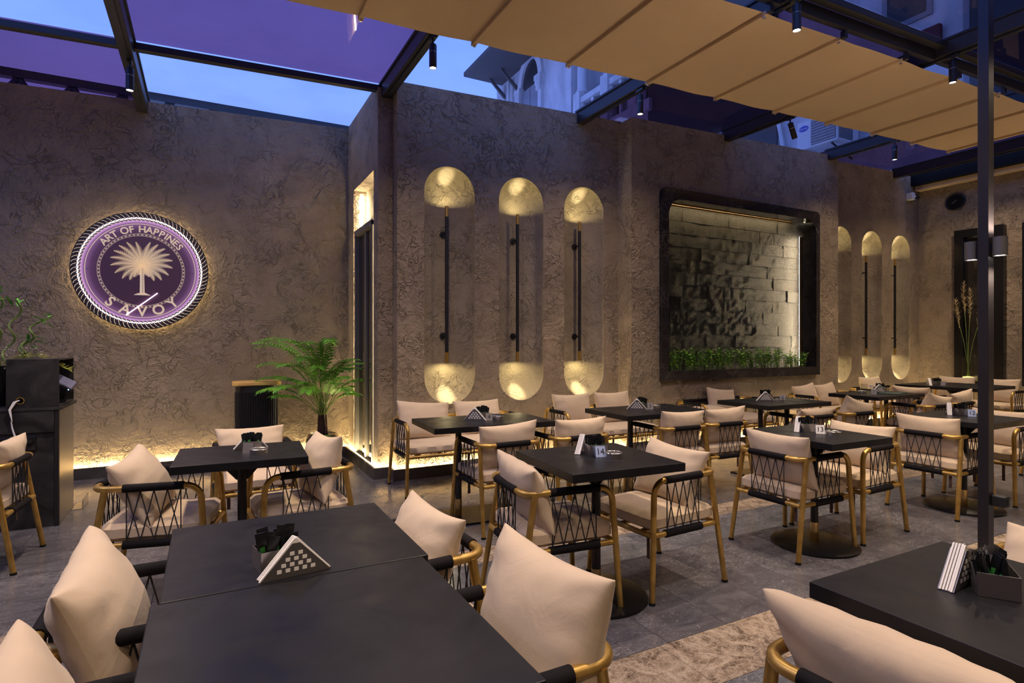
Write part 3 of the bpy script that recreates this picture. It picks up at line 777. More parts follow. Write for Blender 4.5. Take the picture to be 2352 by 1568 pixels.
# ------------------------------------------------------------------ tall lit recess with mirror door
d = empty('door_1', (XR+.06, 6.34, .1)); tag(d, 'tall grey framed dark glass door in the lit recess', kind='structure')
def dpart(name, x0, x1, y0, y1, z0, z1, m, bev=None): 
    o = MB().box(x0,x1,y0,y1,z0,z1).build(name, m, None, bevel=bev); return inv(o, d)
dpart('door_jamb', XR-.005, XR+.075, OY0+.035, OY0+.085, .1, 2.63, M['frame_grey'], .003)
dpart('door_jamb', XR-.005, XR+.075, OY1-.105, OY1-.055, .1, 2.63, M['frame_grey'], .003)
dpart('door_header', XR-.005, XR+.075, OY0+.035, OY1-.055, 2.58, 2.645, M['frame_grey'], .003)
dpart('mirror_pane', XR+.04, XR+.05, OY0+.085, OY1-.105, .1, 2.58, M['darkglass'])
dpart('door_stile', XR+.02, XR+.06, 6.30, 6.36, .1, 2.58, M['frame_grey'], .003)
dpart('led_strip', XR+.09, XR+.10, OY0+.006, OY0+.014, .14, 3.08, M['led_door'])
dpart('led_strip', XR+.09, XR+.10, OY1-.016, OY1-.006, .14, 3.08, M['led_door'])

# ------------------------------------------------------------------ end wall windows, speaker, camera
def dark_window(name, y0, y1, z0, z1, label):
    w = empty(name, (XE, (y0+y1)/2, z0)); tag(w, label, kind='structure'); t = .13
    for a, b_, c, e_ in ((y0,y0+t,z0,z1), (y1-t,y1,z0,z1), (y0+t,y1-t,z1-t,z1), (y0+t,y1-t,z0,z0+.05)):
        inv(MB().box(XE-.10, XE-.001, a, b_, c, e_).build('window_frame', M['blackgloss'], None, bevel=.006), w)
    inv(MB().box(XE-.02, XE-.012, y0+t, y1-t, z0+.05, z1-t).build('window_pane', M['darkglass'], None), w)
    inv(MB().box(XE-.04, XE-.02, y0+t, y1-t, 1.96, 1.985).build('window_bar', M['black'], None), w)
    return w
dark_window('window_1', 4.31, 4.98, .69, 3.20, 'tall black framed dark window behind the column')
dark_window('window_2', 3.40, 4.08, .69, 3.18, 'black framed dark window cut by the right edge of the photo')
v = empty('pampas_vase', (XE-.19, 4.74, .70)); tag(v, 'clear glass vase of dry pampas grass glowing yellow at its base', 'vase')
MB().lathe([(.0,.0),(.075,.0),(.078,.02),(.072,.42),(.069,.42),(.074,.03),(0,.025)], n=20).build('glass_vase', M['clearglass'], v, smooth=50)
MB().lathe([(0,.026),(.07,.03),(.07,.10),(0,.11)], n=16).build('base_light', M['vase_glow'] if 'vase_glow' in M else mat('warm_vase_base', (.8,.65,.2), .5, emit=(1,.72,.22), es=2.2), v, smooth=50)
for k, (ax, ay, h) in enumerate(((.02,.16,1.35),(-.01,.05,1.62),(.0,-.03,1.5),(.03,-.15,1.3))):
    st = [(0,.02*k-.03,.05), (ax*.5,ay*.4,h*.5), (ax,ay,h*.8)]
    s_ = MB().tube(st, .004, 5).build('pampas_stalk', M['stem'], v)
    r = random.Random(k); m = MB()
    for q in range(90):
        t = r.random(); c = Vector((ax*(.8+.2*t),ay*(.8+.35*t),h*(.66+.34*t))); a = r.uniform(0,2*PI); w = .055*math.sin(PI*min(1,.15+.85*(1-t)))
        dv = Vector((math.cos(a)*w, math.sin(a)*w, .05)); sd = Vector((-math.sin(a),math.cos(a),0))*.004
        m.add([c-sd, c+sd, c+dv+sd*.3, c+dv-sd*.3], [(0,1,2,3)])
    tag(m.build('pampas_plume', M['pampas'], v), kind='stuff')
sp = empty('ceiling_speaker', (XE-.002, 5.0, 3.70)); tag(sp, 'round black speaker high on the end wall', 'speaker')
MY = Matrix.Rotation(-PI/2, 4, 'Y')
MB().lathe([(0,0),(.150,0),(.150,.014),(.136,.024),(.128,.016),(0,.022)], n=36, mtx=MY).build('speaker_body', M['black'], sp, smooth=40)
MB().lathe([(0,.0225),(.118,.0185),(.118,.0195),(0,.0235)], n=36, mtx=MY).build('speaker_grille', M['grille_black'] if 'grille_black' in M else M['rubber'], sp, smooth=40)
MB().box(-.036,-.026,-.03,.05,-.006,.006, Matrix.Rotation(-.6,4,'X')).build('badge', M['steel'], sp)
cm = empty('security_camera', (10.69, YN, 3.86)); tag(cm, 'small white security camera with black lens near the wall corner', 'security camera')
MB().box(-.055,.045,-.10,-.0,-.06,.06).build('junction_box', M['ac'], cm, bevel=.008)
o = MB().lathe([(0,0),(.035,0),(.038,.02),(.038,.13),(.03,.135),(0,.128)], n=16, mtx=Matrix.Translation((.03,-.11,-.005)) @ Matrix.Rotation(PI/2,4,'Y') @ Matrix.Rotation(-.25,4,'X')).build('lens_barrel', M['black'], cm, smooth=40)
MB().tube([(.0,-.09,0),(.03,-.11,-.005)], .015, 8).build('ball_joint', M['ac'], cm)

# ------------------------------------------------------------------ column with sconces
co = empty('steel_column', (4.305, 1.786, 0)); tag(co, 'dark square steel column standing among the tables', 'column')
MB().box(-.035,.035,-.029,.029,0,rz(4.3)-.11).build('shaft', M['column'], co, bevel=.003)
MB().box(-.07,.07,-.065,.065,0,.008).build('base_plate', M['column'], co)
def sconce(x, y, z, side, label):
    s = empty('up_down_sconce', (x, y, z)); tag(s, label, 'wall light', 'sconces on the column')
    MB().lathe([(.0,-.052),(.032,-.052),(.034,-.058),(.038,-.058),(.038,.058),(.034,.058),(.032,.052),(0,.052)], (0,side*.045,0), 22).build('sconce_body', M['sconce'], s, smooth=40)
    MB().box(-.012,.012,min(0,side*.012),max(0,side*.012),-.02,.02).build('bracket', M['black'], s)
    for zz, nm in ((-.0535,'lower_lens'),(.0525,'upper_lens')):
        MB().lathe([(0,zz),(.030,zz),(.030,zz+.001),(0,zz+.001)], (0,side*.045,0), 18).build(nm, M['lens'], s)
M['sconce'] = mat('grey_metal_sconce', (.16,.155,.16), .4, .6)
sconce(4.305, 1.757, 1.955, -1, 'cylinder up and down light on the near side of the column')
sconce(4.305, 1.815, 1.945, 1, 'cylinder up and down light half hidden behind the column')
bx_ = empty('socket_box', (4.325, 1.757, .385)); tag(bx_, 'small dark socket box low on the column', 'socket box')
MB().box(-.03,.04,-.075,0,-.035,.035).build('box_body', M['black'], bx_, bevel=.008)
MB().box(-.022,.032,-.088,-.075,-.028,.028).build('clear_cover', M['clearglass'], bx_, bevel=.004)

# ------------------------------------------------------------------ building beyond the roof
bd = empty('apartment_building', (12, 10, 0)); tag(bd, 'old pale stucco building with arched window and balcony beyond the roof', 'building')
def bp(name, x0, x1, y0, y1, z0, z1, m, parent=None):
    o = MB().box(x0,x1,y0,y1,z0,z1).build(name, M[m]); 
    if parent is None: inv(o, bd)
    else: o.parent = parent
    return o
XB = 12.0
bp('facade_wall', XB, XB+.4, 17.9, 23.8, 0, 17, 'facade'); bp('facade_wall', XB+1.2, XB+1.6, 13.6, 17.9, 0, 17, 'facade')
bp('facade_wall', XB, XB+.4, -9, 13.6, 0, 17, 'facade'); bp('facade_wall', XB, XB+10, 23.8, 24.1, 0, 17, 'facade')
bp('facade_wall', XB+.4, XB+1.2, 17.7, 17.9, 0, 17, 'facade')
for k, y in enumerate((23.3, 22.9, 22.5)): bp('pilaster_strip', XB-.06, XB, y-.08, y+.08, 0, 13.0, 'facade')
# arched window
m = MB(); K = 16; yc, hw, zs = 20.85, .98, 12.1
def arch(hw, zs, h): return [(yc+hw*math.cos(PI*i/K), zs+h*math.sin(PI*i/K)**.8) for i in range(K+1)]
A, B_ = arch(hw, zs, 1.38), arch(.72, zs-.1, 1.15)
vs = [(XB-.12,y,z) for y,z in A] + [(XB-.12,y,z) for y,z in B_] + [(XB,y,z) for y,z in A] + [(XB,y,z) for y,z in B_]
n = K+1; fs = []
for i in range(K): fs += [(i,i+1,n+i+1,n+i), (i+1,i,2*n+i,2*n+i+1), (n+i,n+i+1,3*n+i+1,3*n+i)]
m.add(vs, fs); wn_ = inv(m.build('arched_window', M['facade']), bd)
m = MB(); m.add([(XB-.015,y,z) for y,z in [(yc+.72,9.0)]+B_+[(yc-.72,9.0)]], [tuple(range(K+3))]); o = m.build('window_opening', M['void']); o.parent = wn_
for y0, y1 in ((yc-.62,yc-.02),(yc+.02,yc+.62)):
    o = MB(); o.box(XB-.07, XB-.02, y0, y1, 9.0, 12.0); o = o.build('shutter', M['shutter']); o.parent = wn_
for s in (-1, 1):
    o = MB(); 
    for k, (w, z) in enumerate(((.16,11.55),(.20,11.75),(.24,11.95))): o.box(XB-.22-.02*k, XB, yc+s*.86-w, yc+s*.86+w, z, z+.2)
    o = o.build('capital', M['facade']); o.parent = wn_
    o = MB().box(XB-.14, XB, yc+s*.86-.12, yc+s*.86+.12, 8.5, 11.55).build('jamb', M['facade']); o.parent = wn_
# eaves with brackets
m = MB(); m.poly_prism([(XB-1.9,23.9,13.15),(XB+.4,24.2,13.25),(XB+.4,-6,15.0),(XB-1.9,-6,15.0)], (0,0,.14)); m.v = [v for v in m.v]
m = MB(); m.box(XB-1.9, XB+.4, 17.5, 23.6, 13.15, 13.33); inv(m.build('eaves', M['dark_wood']), bd)
for y in (23.2, 22.1):
    o = MB(); o.poly_prism([(XB,y,12.35),(XB,y,12.55),(XB-.70,y,13.15),(XB-.85,y,13.15)], (0,.10,0)); inv(o.build('eaves_bracket', M['dark_wood']), bd)
# loggia: columns, balustrade
for y in (17.4, 15.75, 14.3):
    o = MB(); o.lathe([(.22,10.4),(.26,10.45),(.18,10.6),(.16,13.8)], (XB+.15, y, 0), 14); inv(o.build('loggia_column', M['facade'], None, smooth=40), bd)
    bp('balustrade_post', XB-.12, XB+.3, y-.2, y+.2, 8.6, 10.42, 'facade')
bp('balcony_slab', XB-.2, XB+1.2, 13.4, 17.9, 8.4, 8.75, 'facade')
for y0, y1 in ((15.95, 17.2), (14.5, 15.55)):
    bp('coping', XB-.06, XB+.2, y0, y1, 10.0, 10.2, 'facade')
    m = MB(); nn = 2
    for k in range(nn):
        a0 = y0 + (y1-y0)*k/nn; a1 = y0 + (y1-y0)*(k+1)/nn; yc2, zc2 = (a0+a1)/2, 9.5; rr = (a1-a0)*.40
        m.box(XB, XB+.1, a0, a0+.06, 8.75, 10.0); m.box(XB, XB+.1, a1-.06, a1, 8.75, 10.0)
        m.tube([(XB+.05, yc2+rr*math.cos(t*PI/8), zc2+rr*math.sin(t*PI/8)) for t in range(16)], .035, 6, closed=True)
        for t in range(6):
            a = t*PI/3; m.tube([(XB+.05, yc2, zc2), (XB+.05, yc2+(rr+.12)*math.cos(a), zc2+(rr+.12)*math.sin(a))], .03, 5)
        m.tube([(XB+.05, yc2+rr*.45*math.cos(t*PI/5), zc2+rr*.45*math.sin(t*PI/5)) for t in range(10)], .03, 5, closed=True)
    inv(m.build('lattice_panel', M['facade']), bd)
for y0, y1 in ((16.3,17.0),(14.7,15.4)): bp('balcony_window', XB+1.16, XB+1.2, y0, y1, 9.2, 13.4, 'void')
# dark shop facade nearer, seen through the plum-reflection panes
for y0, y1, z0, z1 in ((11.6,12.9,6,10.5),(9.5,10.9,5.5,9.8),(5.9,6.6,7.6,11),(4.3,5.2,5.2,7.6),(2.2,3.6,6,9)):  # near windows also stand in for dark reflected bands on the facade
    w = bp('window', XB-.04, XB, y0-.1, y1+.1, z0-.1, z1+.1, 'shutter'); bp('window_pane', XB-.05, XB-.04, y0, y1, z0, z1, 'void', w)
bp('red_reflection_patch', XB-.16, XB-.05, 5.62, 6.2, 6.85, 7.2, 'matt_red'); bp('red_reflection_patch', XB-.16, XB-.05, 3.7, 4.2, 6.5, 7.0, 'matt_red')  # red patches built for the reddish reflections over the facade
bp('dark_cladding', XB-.06, XB, 9.1, 13.6, 0, 16, 'dark_wood')
def ac(y, z, label):
    a = empty('air_conditioner', (XB, y, z)); tag(a, label, 'air conditioner')
    o = MB().box(-.75,-.02,-.45,.45,-.30,.30).build('casing', M['ac'], a, bevel=.02)
    MB().box(-.762,-.751,-.42,.12,-.26,.26).build('fan_grille', M['grille'], a)
    for k in range(9): MB().box(-.768,-.762,-.41,.11,-.24+.058*k,-.232+.058*k).build('grille_bar', M['ac'], a)
    MB().box(-.70,-.25,-.462,-.451,-.25,.25).build('side_vent', M['grille'], a)
    q = MB().lathe([(0,0),(.11,0),(.11,.006),(0,.006)], n=24, mtx=Matrix.Translation((-.751,.29,.14)) @ Matrix.Rotation(-PI/2,4,'Y') @ Matrix.Diagonal((.55,1,1,1))).build('badge', M['logo_blue'], a)
    t = link('badge_text', text_mesh('Carrier', .062, .001, M['white']), q, (-.759,.29,.14)); t.rotation_euler = (PI/2, 0, -PI/2)
    for s in (-.3,.3): MB().tube([(-.02,s,-.55),(-.7,s,-.32)], .02, 6).build('wall_bracket', M['black'], a)
    return a
ac(7.62, 5.76, 'white air conditioner unit with blue badge on the building outside')
cb = MB().tube([(XB-.05,9.2,7.2),(XB-.09,9.0,6.4),(XB-.06,8.85,5.6),(XB-.08,8.7,5.0)], .045, 6).build('drain_hose', M['ac']); tag(cb, 'pale drain hose hanging beside the air conditioner', 'hose')
# truss of the neighbouring roof, top left
tr = empty('roof_truss', (-2, 8.35, 4.1)); tag(tr, 'black steel truss above the sign wall, seen through the roof', 'truss')
inv(MB().box(-6,1.9,8.3,8.4,4.335,4.43).build('top_chord', M['black']), tr); inv(MB().box(-6,1.9,8.3,8.4,3.96,4.04).build('bottom_chord', M['black']), tr)
for k in range(15):
    x = -5.8 + .49*k
    for sg_ in (-1, 1): inv(MB().tube([(x,8.35,4.34),(x+sg_*.235,8.35,4.03)], .034, 6).build('brace', M['black']), tr)

# ------------------------------------------------------------------ seating: rope armchair and love seat
TOPZ, LOWZ, TR = .630, .345, .0165
def seat_proto(kind, hw):
    """front faces +Y; hw = half width between tube centres"""
    r = empty(kind); D = .245
    f, bk = D, -D
    def xin(s): return s*hw
    for s in (-1, 1):
        # front leg rises straight into the arm bend; rear leg splays back
        l = MB().tube([(s*(hw+.022), f+.035, .012), (s*hw, f, .56)], [TR*.92, TR], 12).build('leg', M['gold'], r, smooth=40)
        MB().tube([(s*(hw+.0225), f+.0355, 0), (s*(hw+.0218), f+.0345, .013)], TR*1.02, 12).build('foot_cap', M['rubber'], l, smooth=40)
        l = MB().tube([(s*(hw+.018), bk-.045, .012), (s*hw, bk+.055, TOPZ-.005)], [TR*.92, TR], 12).build('leg', M['gold'], r, smooth=40)
        MB().tube([(s*(hw+.0185), bk-.046, 0), (s*(hw+.0178), bk-.0445, .013)], TR*1.02, 12).build('foot_cap', M['rubber'], l, smooth=40)
    R1, R2 = .075, .075
    P = []
    P += arc((-hw, f-R1, TOPZ-R1), R1, 0, PI/2, 8, (0,1,0), (0,0,1))
    P += arc((-hw+R2, bk+R2, TOPZ), R2, PI, 1.5*PI, 8)
    P += arc((hw-R2, bk+R2, TOPZ), R2, 1.5*PI, 2*PI, 8)
    P += arc((hw, f-R1, TOPZ-R1), R1, PI/2, 0, 8, (0,1,0), (0,0,1))
    MB().tube(P, TR, 12).build('arm_rail', M['gold'], r, smooth=40)
    q = MB(); z = LOWZ
    q.tube([(-hw,f+.012,z),(hw,f+.012,z)], TR*.9, 10); q.tube([(-hw,bk,z),(hw,bk,z)], TR*.9, 10)
    for s in (-1, 1): q.tube([(s*hw,bk,z),(s*hw,f+.012,z)], TR*.9, 10)
    q.build('lower_rail', M['gold'], r, smooth=40)
    q = MB()
    for k in range(3 if hw < .4 else 6):
        n = 3 if hw < .4 else 6; x = -hw + 2*hw*(k+.5)/n; q.box(x-.02, x+.02, bk, f, z+.004, z+.014)
    tag(q.build('seat_slats', M['gold'], r), kind='stuff')
    wr = TR*1.28
    segs = []                                 # (a, b) on the top rail ; lacing between top and lower rail
    if hw < .4: segs.append(((-hw+.10, bk), (hw-.10, bk)))
    else: segs += [((-hw+.10, bk), (-.06, bk)), ((.06, bk), (hw-.10, bk))]
    for s in (-1, 1): segs.append(((s*hw, bk+.135), (s*hw, f-R1-.005)))
    for a, b_ in segs:
        a, b_ = Vector((*a, 0)), Vector((*b_, 0)); L = (b_-a).length; t = (b_-a)/L
        for zz, nm in ((TOPZ, 'rail_wrap'), (LOWZ, 'rail_wrap')):
            MB().tube([a+Vector((0,0,zz)), a+t*(L*.5)+Vector((0,0,zz)), b_+Vector((0,0,zz))], wr, 12).build(nm, M['wrap'], r, smooth=40)
        n = max(4, int(L/.047)); m = MB()
        tp = [a + t*(.015+(L-.03)*i/(n-1)) + Vector((0,0,TOPZ-wr*.8)) for i in range(n)]
        bt = [a + t*(.015+(L-.03)*i/(n-1)) + Vector((0,0,LOWZ+wr*.8)) for i in range(n)]
        for i in range(n):
            for j in (i-1, i+1):
                j = min(max(j, 0), n-1); m.tube([tp[i], bt[j]], .0031, 5, False)
            for p, dz in ((tp[i], -.006), (bt[i], .006)):
                m.tube([p - t*.007 + Vector((0,0,0)), p + t*.007], .0048, 5)
        tag(m.build('rope_lacing', M['rope'], r), kind='stuff')
    return r
def cushion_mesh(w, d, h, seed=0, rr=.035):
    # box cushion with rounded edges, slightly domed
    rg = random.Random(seed); nx, ny = max(12, int(w*34)), 18; m = MB(); vs = []; fs = []
    def prof(u, v):
        e = 1 - max(abs(u), abs(v)); 
        return 1
    for side in (1, -1):
        for i in range(nx+1):
            for j in range(ny+1):
                u = -1+2*i/nx; v = -1+2*j/ny
                du = (1-abs(u))*w/2; dv = (1-abs(v))*d/2; e = min(du, dv)
                k = math.sqrt(max(0, 1-(1-min(1, e/rr))**2))
                hh = h/2*(.52+.48*k) + (.010*(1-u*u)*(1-v*v) if side > 0 else 0)
                x, y = u*w/2*(1-.0*(1-k)), v*d/2
                cx = (abs(u)**8)*(abs(v)**8)*.012
                vs.append((x-math.copysign(cx,x), y-math.copysign(cx,y), side*hh + .0015*math.sin(23*u+seed)*math.sin(19*v+2*seed)))
    o = (nx+1)*(ny+1)
    for i in range(nx):
        for j in range(ny):
            a, b_, c, d_ = i*(ny+1)+j, (i+1)*(ny+1)+j, (i+1)*(ny+1)+j+1, i*(ny+1)+j+1
            fs += [(a,b_,c,d_), (o+d_,o+c,o+b_,o+a)]
    ring = [(i,0) for i in range(nx)] + [(nx,j) for j in range(ny)] + [(i,ny) for i in range(nx,0,-1)] + [(0,j) for j in range(ny,0,-1)]
    L = len(ring)
    for q in range(L):
        (i,j),(i2,j2) = ring[q], ring[(q+1) % L]; a, b_ = i*(ny+1)+j, i2*(ny+1)+j2
        fs.append((a, o+a, o+b_, b_))
    m.add(vs, fs); return m.mesh('seat_cushion', M['beige'], 50)
def pillow_mesh(w, h, t, seed):
    rg = random.Random(seed); n = 30; m = MB(); vs = []; fs = []
    ph = [rg.uniform(0, 6.28) for _ in range(8)]
    for side in (1, -1):
        for i in range(n+1):
            for j in range(n+1):
                u = math.sin(PI/2*(-1+2*i/n)); v = math.sin(PI/2*(-1+2*j/n))
                th = ((1-u*u)*(1-v*v))**.42
                if side < 0: th *= .9
                px = u*(1-.085*(1-v*v)); pz = v*(1-.095*(1-u*u)) - .02*(1-u*u)*(v > 0)*v
                wr = .0
                e = max(abs(u), abs(v))
                if e < .999:
                    wr = .0055*math.sin(15*u+ph[0]+3*v)*abs(v)**3*(1-e**8) + .0055*math.sin(13*v+ph[1]+2*u)*abs(u)**3*(1-e**8)
                    wr += .005*math.sin(3.2*u+2.1*v+ph[2])*(1-e) + .006*math.sin(5*u*v+4*(u+v)*math.copysign(1,u*v)+ph[3])*abs(u*v)**1.5*(1-e**6)
                vs.append((px*w/2, side*(t/2*th + wr), pz*h/2))
    o = (n+1)*(n+1)
    for i in range(n):
        for j in range(n):
            a, b_, c, d = i*(n+1)+j, (i+1)*(n+1)+j, (i+1)*(n+1)+j+1, i*(n+1)+j+1
            fs += [(d,c,b_,a), (o+a,o+b_,o+c,o+d)]
    ring = [(i,0) for i in range(n)] + [(n,j) for j in range(n)] + [(i,n) for i in range(n,0,-1)] + [(0,j) for j in range(n,0,-1)]
    L = len(ring)
    for q in range(L):
        (i,j),(i2,j2) = ring[q], ring[(q+1) % L]; a, b_ = i*(n+1)+j, i2*(n+1)+j2
        fs.append((a, b_, o+b_, o+a))
    m.add(vs, fs); return m.mesh('back_pillow', M['beige'], 75)
chair0 = seat_proto('rope_armchair', .238)
cm0 = cushion_mesh(.475, .49, .085, 1); link('seat_cushion', cm0, chair0, (0, .012, .4045))
M['strap'] = mat('brown_tie_strap', (.10,.055,.045), .8)
for x, y, z0 in ((-.15,.20,.19),(.17,.17,.23),(.16,-.18,.22)): MB().box(x-.011, x+.011, y-.001, y+.001, z0, .36).build('tie_strap', M['strap'], chair0)
sofa0 = seat_proto('rope_love_seat', .60)
link('seat_cushion', cushion_mesh(1.19, .49, .085, 2), sofa0, (0, .012, .4045))
for x in (-.25,.0): MB().box(x-.012, x+.012, .2, .202, .17, .36).build('tie_strap', M['strap'], sofa0)
PW, PH = .475, .35
pm = [pillow_mesh(PW, PH, .175, s) for s in (1, 5, 9, 14)]
used = set()
def place(proto, x, y, rot, label, group):
    o = proto if proto.name not in used else dup(proto)
    used.add(proto.name); o.location = (x, y, 0); o.rotation_euler = (0, 0, math.radians(rot))
    return tag(o, label, 'love seat' if proto is sofa0 else 'armchair', group)
pc = [0]
def pillow(x, y, rot, lean, label, side=0, fwd=-.155, roll=0, dz=0, k=None, sc=1.0):
    """pillow standing on the seat of a chair at x,y facing rot"""
    c, s = math.cos(math.radians(rot)), math.sin(math.radians(rot))
    i = pc[0] if k is None else k; pc[0] += 1
    o = link('back_pillow', pm[i % 4], None)
    z = .447 + PH/2*sc*math.cos(math.radians(lean)) - .012 + dz
    yy = fwd
    o.location = (x + c*side - s*yy, y + s*side + c*yy, z)
    o.rotation_euler = (Matrix.Rotation(math.radians(rot), 4, 'Z') @ Matrix.Rotation(math.radians(lean), 4, 'X') @ Matrix.Rotation(math.radians(roll), 4, 'Y')).to_euler()
    o.scale = (sc, sc, sc)
    return tag(o, label, 'pillow', 'beige back pillows on the seats')
E_, W2, N_, S_ = -90, 90, 0, 180           # facing +x, -x, +y, -y
GA = 'gold framed rope armchairs on the terrace'; GS = 'gold framed rope love seats along the walls'
def chair(x, y, rot, where, **k):
    place(chair0, x, y, rot, 'rope armchair ' + where, GA)
    if k.pop('nopillow', False): return
    lean = k.pop('lean', 17)
    pillow(x, y, rot, lean, 'beige pillow on chair ' + where, **k)
chair(1.615, 2.62, E_-6, 'left of central table 14', lean=20, side=.03, roll=3)
chair(2.31, 2.57, W2+3, 'right of central table 14', lean=22, fwd=-.12, roll=-3)
chair(3.50, 2.55, E_, 'left of table 13 left of the column', lean=15, side=.03)
chair(4.16, 2.57, W2+2, 'right of table 13 left of the column', lean=22, fwd=-.12)
chair(5.335, 2.53, E_, 'left of table 12 behind the column', lean=15)
chair(6.17, 2.50, W2, 'right of table 12 behind the column, partly hidden', lean=24, fwd=-.10)
chair(1.95, 3.90, N_, 'at the near left of long table 4 below the first niche', lean=12, roll=-3)
chair(2.575, 3.89, N_, 'at the near right of long table 4 below the first niche', lean=12)
chair(3.635, 3.88, N_-3, 'at the near left of long table 5 below the third niche', lean=14, roll=2)
chair(4.16, 3.88, N_-3, 'at the near right of long table 5 below the third niche', lean=14, roll=-2)
chair(5.365, 3.80, N_-4, 'at the near left of long table 6 below the stone panel', lean=40, fwd=-.10, side=-.02)
chair(5.985, 3.77, N_-3, 'at the near right of long table 6 below the stone panel', lean=14, roll=14, side=-.02)
chair(7.44, 3.74, N_-4, 'at the near left of long table 7 with the drinking glass', lean=22, roll=10)
chair(8.02, 3.76, N_, 'at the near right of long table 7 with the drinking glass', lean=14, roll=-6)
chair(8.60, 4.33, E_, 'left of the unnumbered far corner table', lean=20)
chair(-.215, 3.68, E_-12, 'left of the small table before the fluted bin', lean=30, fwd=-.09, roll=4, sc=1.08)
chair(.50, 3.63, W2+5, 'right of the small table before the potted palm', lean=16, fwd=-.11, roll=4, sc=1.1)
chair(.295, 4.52, S_+2, 'behind the small table, in front of the fluted bin', lean=32, fwd=-.12)
chair(-1.275, 4.63, W2-4, 'in front of the black cash desk, cut by the left edge', lean=16)
chair(-.13, 1.965, E_, 'at the far left of the long foreground table', lean=20, fwd=-.12, side=.05, roll=2, sc=1.10)
chair(-.13, 1.25, E_, 'at the near left of the long foreground table, bottom left corner', lean=17, fwd=-.155, sc=1.1)
chair(.60, 2.035, W2+4, 'at the far right of the long foreground table', lean=22, fwd=-.10)
chair(.605, 1.305, W2, 'at the near right of the long foreground table', lean=14, roll=2, fwd=-.165, sc=1.13)
chair(1.41, .70, E_+4, 'left of the right foreground table, at the bottom edge', lean=32, fwd=-.09, sc=1.12)
chair(2.36, .76, W2, 'right of the right foreground table, cut by the right edge', lean=36, fwd=-.10)
chair(7.66, 2.50, E_, 'at the right edge beyond table 12, partly cut off', lean=16)
chair(9.0, 2.95, E_, 'far away at the right edge, nearest the second dark window', lean=16)
place(sofa0, 2.165, 5.145, S_, 'rope love seat with two wide pillows behind long table 4 below the first niche', GS)
pillow(2.165, 5.145, S_, 27, 'wide left pillow on the love seat behind long table 4 below the first niche', side=.31, sc=1.12, roll=-5, )
pillow(2.165, 5.145, S_, 27, 'wide right pillow on the love seat behind long table 4 below the first niche', side=-.27, sc=1.08)
o = dup(sofa0); o.location = (3.86, 5.145, 0); tag(o, 'rope love seat with two tall pillows behind long table 5 below the third niche')
pillow(3.86, 5.145, S_, 12, 'tall left pillow on the love seat behind long table 5 below the third niche', side=.29, sc=1.05)
pillow(3.86, 5.145, S_, 12, 'tall right pillow on the love seat behind long table 5 below the third niche', side=-.27, sc=1.05)
o = dup(sofa0); o.location = (5.70, 5.05, 0); tag(o, 'rope love seat with one flat pillow behind long table 6 below the stone panel')
pillow(5.70, 5.05, S_, 14, 'upright beige pillow on the love seat behind long table 6 below the stone panel', side=-.08, roll=-6)
p = pillow(5.70, 5.05, S_, 88, 'beige pillow lying flat on the love seat behind long table 6 below the stone panel', side=.33, fwd=.02, dz=.075)
o = dup(sofa0); o.location = (7.70, 5.0, 0); tag(o, 'rope love seat with two leaning pillows behind long table 7 with the drinking glass')
pillow(7.70, 5.0, S_, 14, 'leaning left pillow on the love seat behind long table 7 with the drinking glass', side=.33, roll=5)
pillow(7.70, 5.0, S_, 16, 'leaning right pillow on the love seat behind long table 7 with the drinking glass', side=-.12, roll=4)
o = dup(sofa0); o.location = (9.45, 5.22, 0); tag(o, 'gold rope love seat under the far corner niches')
pillow(9.45, 5.22, S_, 14, 'beige pillow on the love seat under the far corner niches', side=.14, sc=1.12)
o = dup(sofa0); o.location = (10.52, 4.55, 0); o.rotation_euler.z = PI/2; tag(o, 'gold rope love seat against the end wall below the black framed window')
pillow(10.52, 4.55, W2, 14, 'beige pillow on the end wall love seat, nearer the corner', side=.28, sc=1.1)
pillow(10.52, 4.55, W2, 14, 'beige pillow on the end wall love seat, behind the column', side=-.28, sc=1.1)

# ------------------------------------------------------------------ tables
TH = .042
M['baseplate'] = mat('black_enamel_base', (.006,.006,.007), .3, 0, .18)
def table(x0, x1, y0, y1, label, base='round', rot=0, gusset=True, name='square_table'):
    cx, cy = (x0+x1)/2, (y0+y1)/2; w, d = (x1-x0)/2, (y1-y0)/2
    t = empty(name, (cx, cy, 0), math.radians(rot)); tag(t, label, 'table', 'black topped cafe tables')
    MB().box(-w,w,-d,d,.75-TH,.75).build('tabletop', M['table'], t, bevel=.0025)
    poles = (0,) if base == 'round' else (-.20, .20)
    if base == 'round':
        MB().lathe([(0,0),(.27,0),(.275,.006),(.272,.014),(.255,.020),(0,.022)], n=48).build('base_plate', M['baseplate'], t, smooth=35)
    else:
        MB().box(-.40,.40,-.21,.21,0,.014).build('base_plate', M['baseplate'], t, bevel=.003)
    for px in poles:
        MB().lathe([(.024,.014),(.024,.75-TH)], (px,0,0), 18).build('pole', M['black'], t, smooth=40)
        MB().lathe([(.0265,.016),(.0265,.15),(.0245,.15)], (px,0,0), 18).build('brass_sleeve', M['brass'], t, smooth=40)
    if base == 'round':
        q = MB()
        for k in range(4):
            a = k*PI/2 + PI/4*0; R = Matrix.Rotation(a, 4, 'Z')
            pts = [R @ Vector(p) for p in ((.02,-.002,.75-TH),(.125,-.002,.75-TH),(.03,-.002,.60),(.02,-.002,.60))]
            q.poly_prism(pts, R @ Vector((0,.004,0)))
        q.build('gusset_plates', M['black'], t)
    MB().box(-.13,.13,-.13,.13,.75-TH-.006,.75-TH-.0005).build('mount_plate', M['black'], t)
    return t
table(-.10, .57, 1.592, 2.205, 'far half of the long black foreground table, holding the napkins')
table(-.118, .55, .90, 1.588, 'near half of the long black foreground table, empty top')
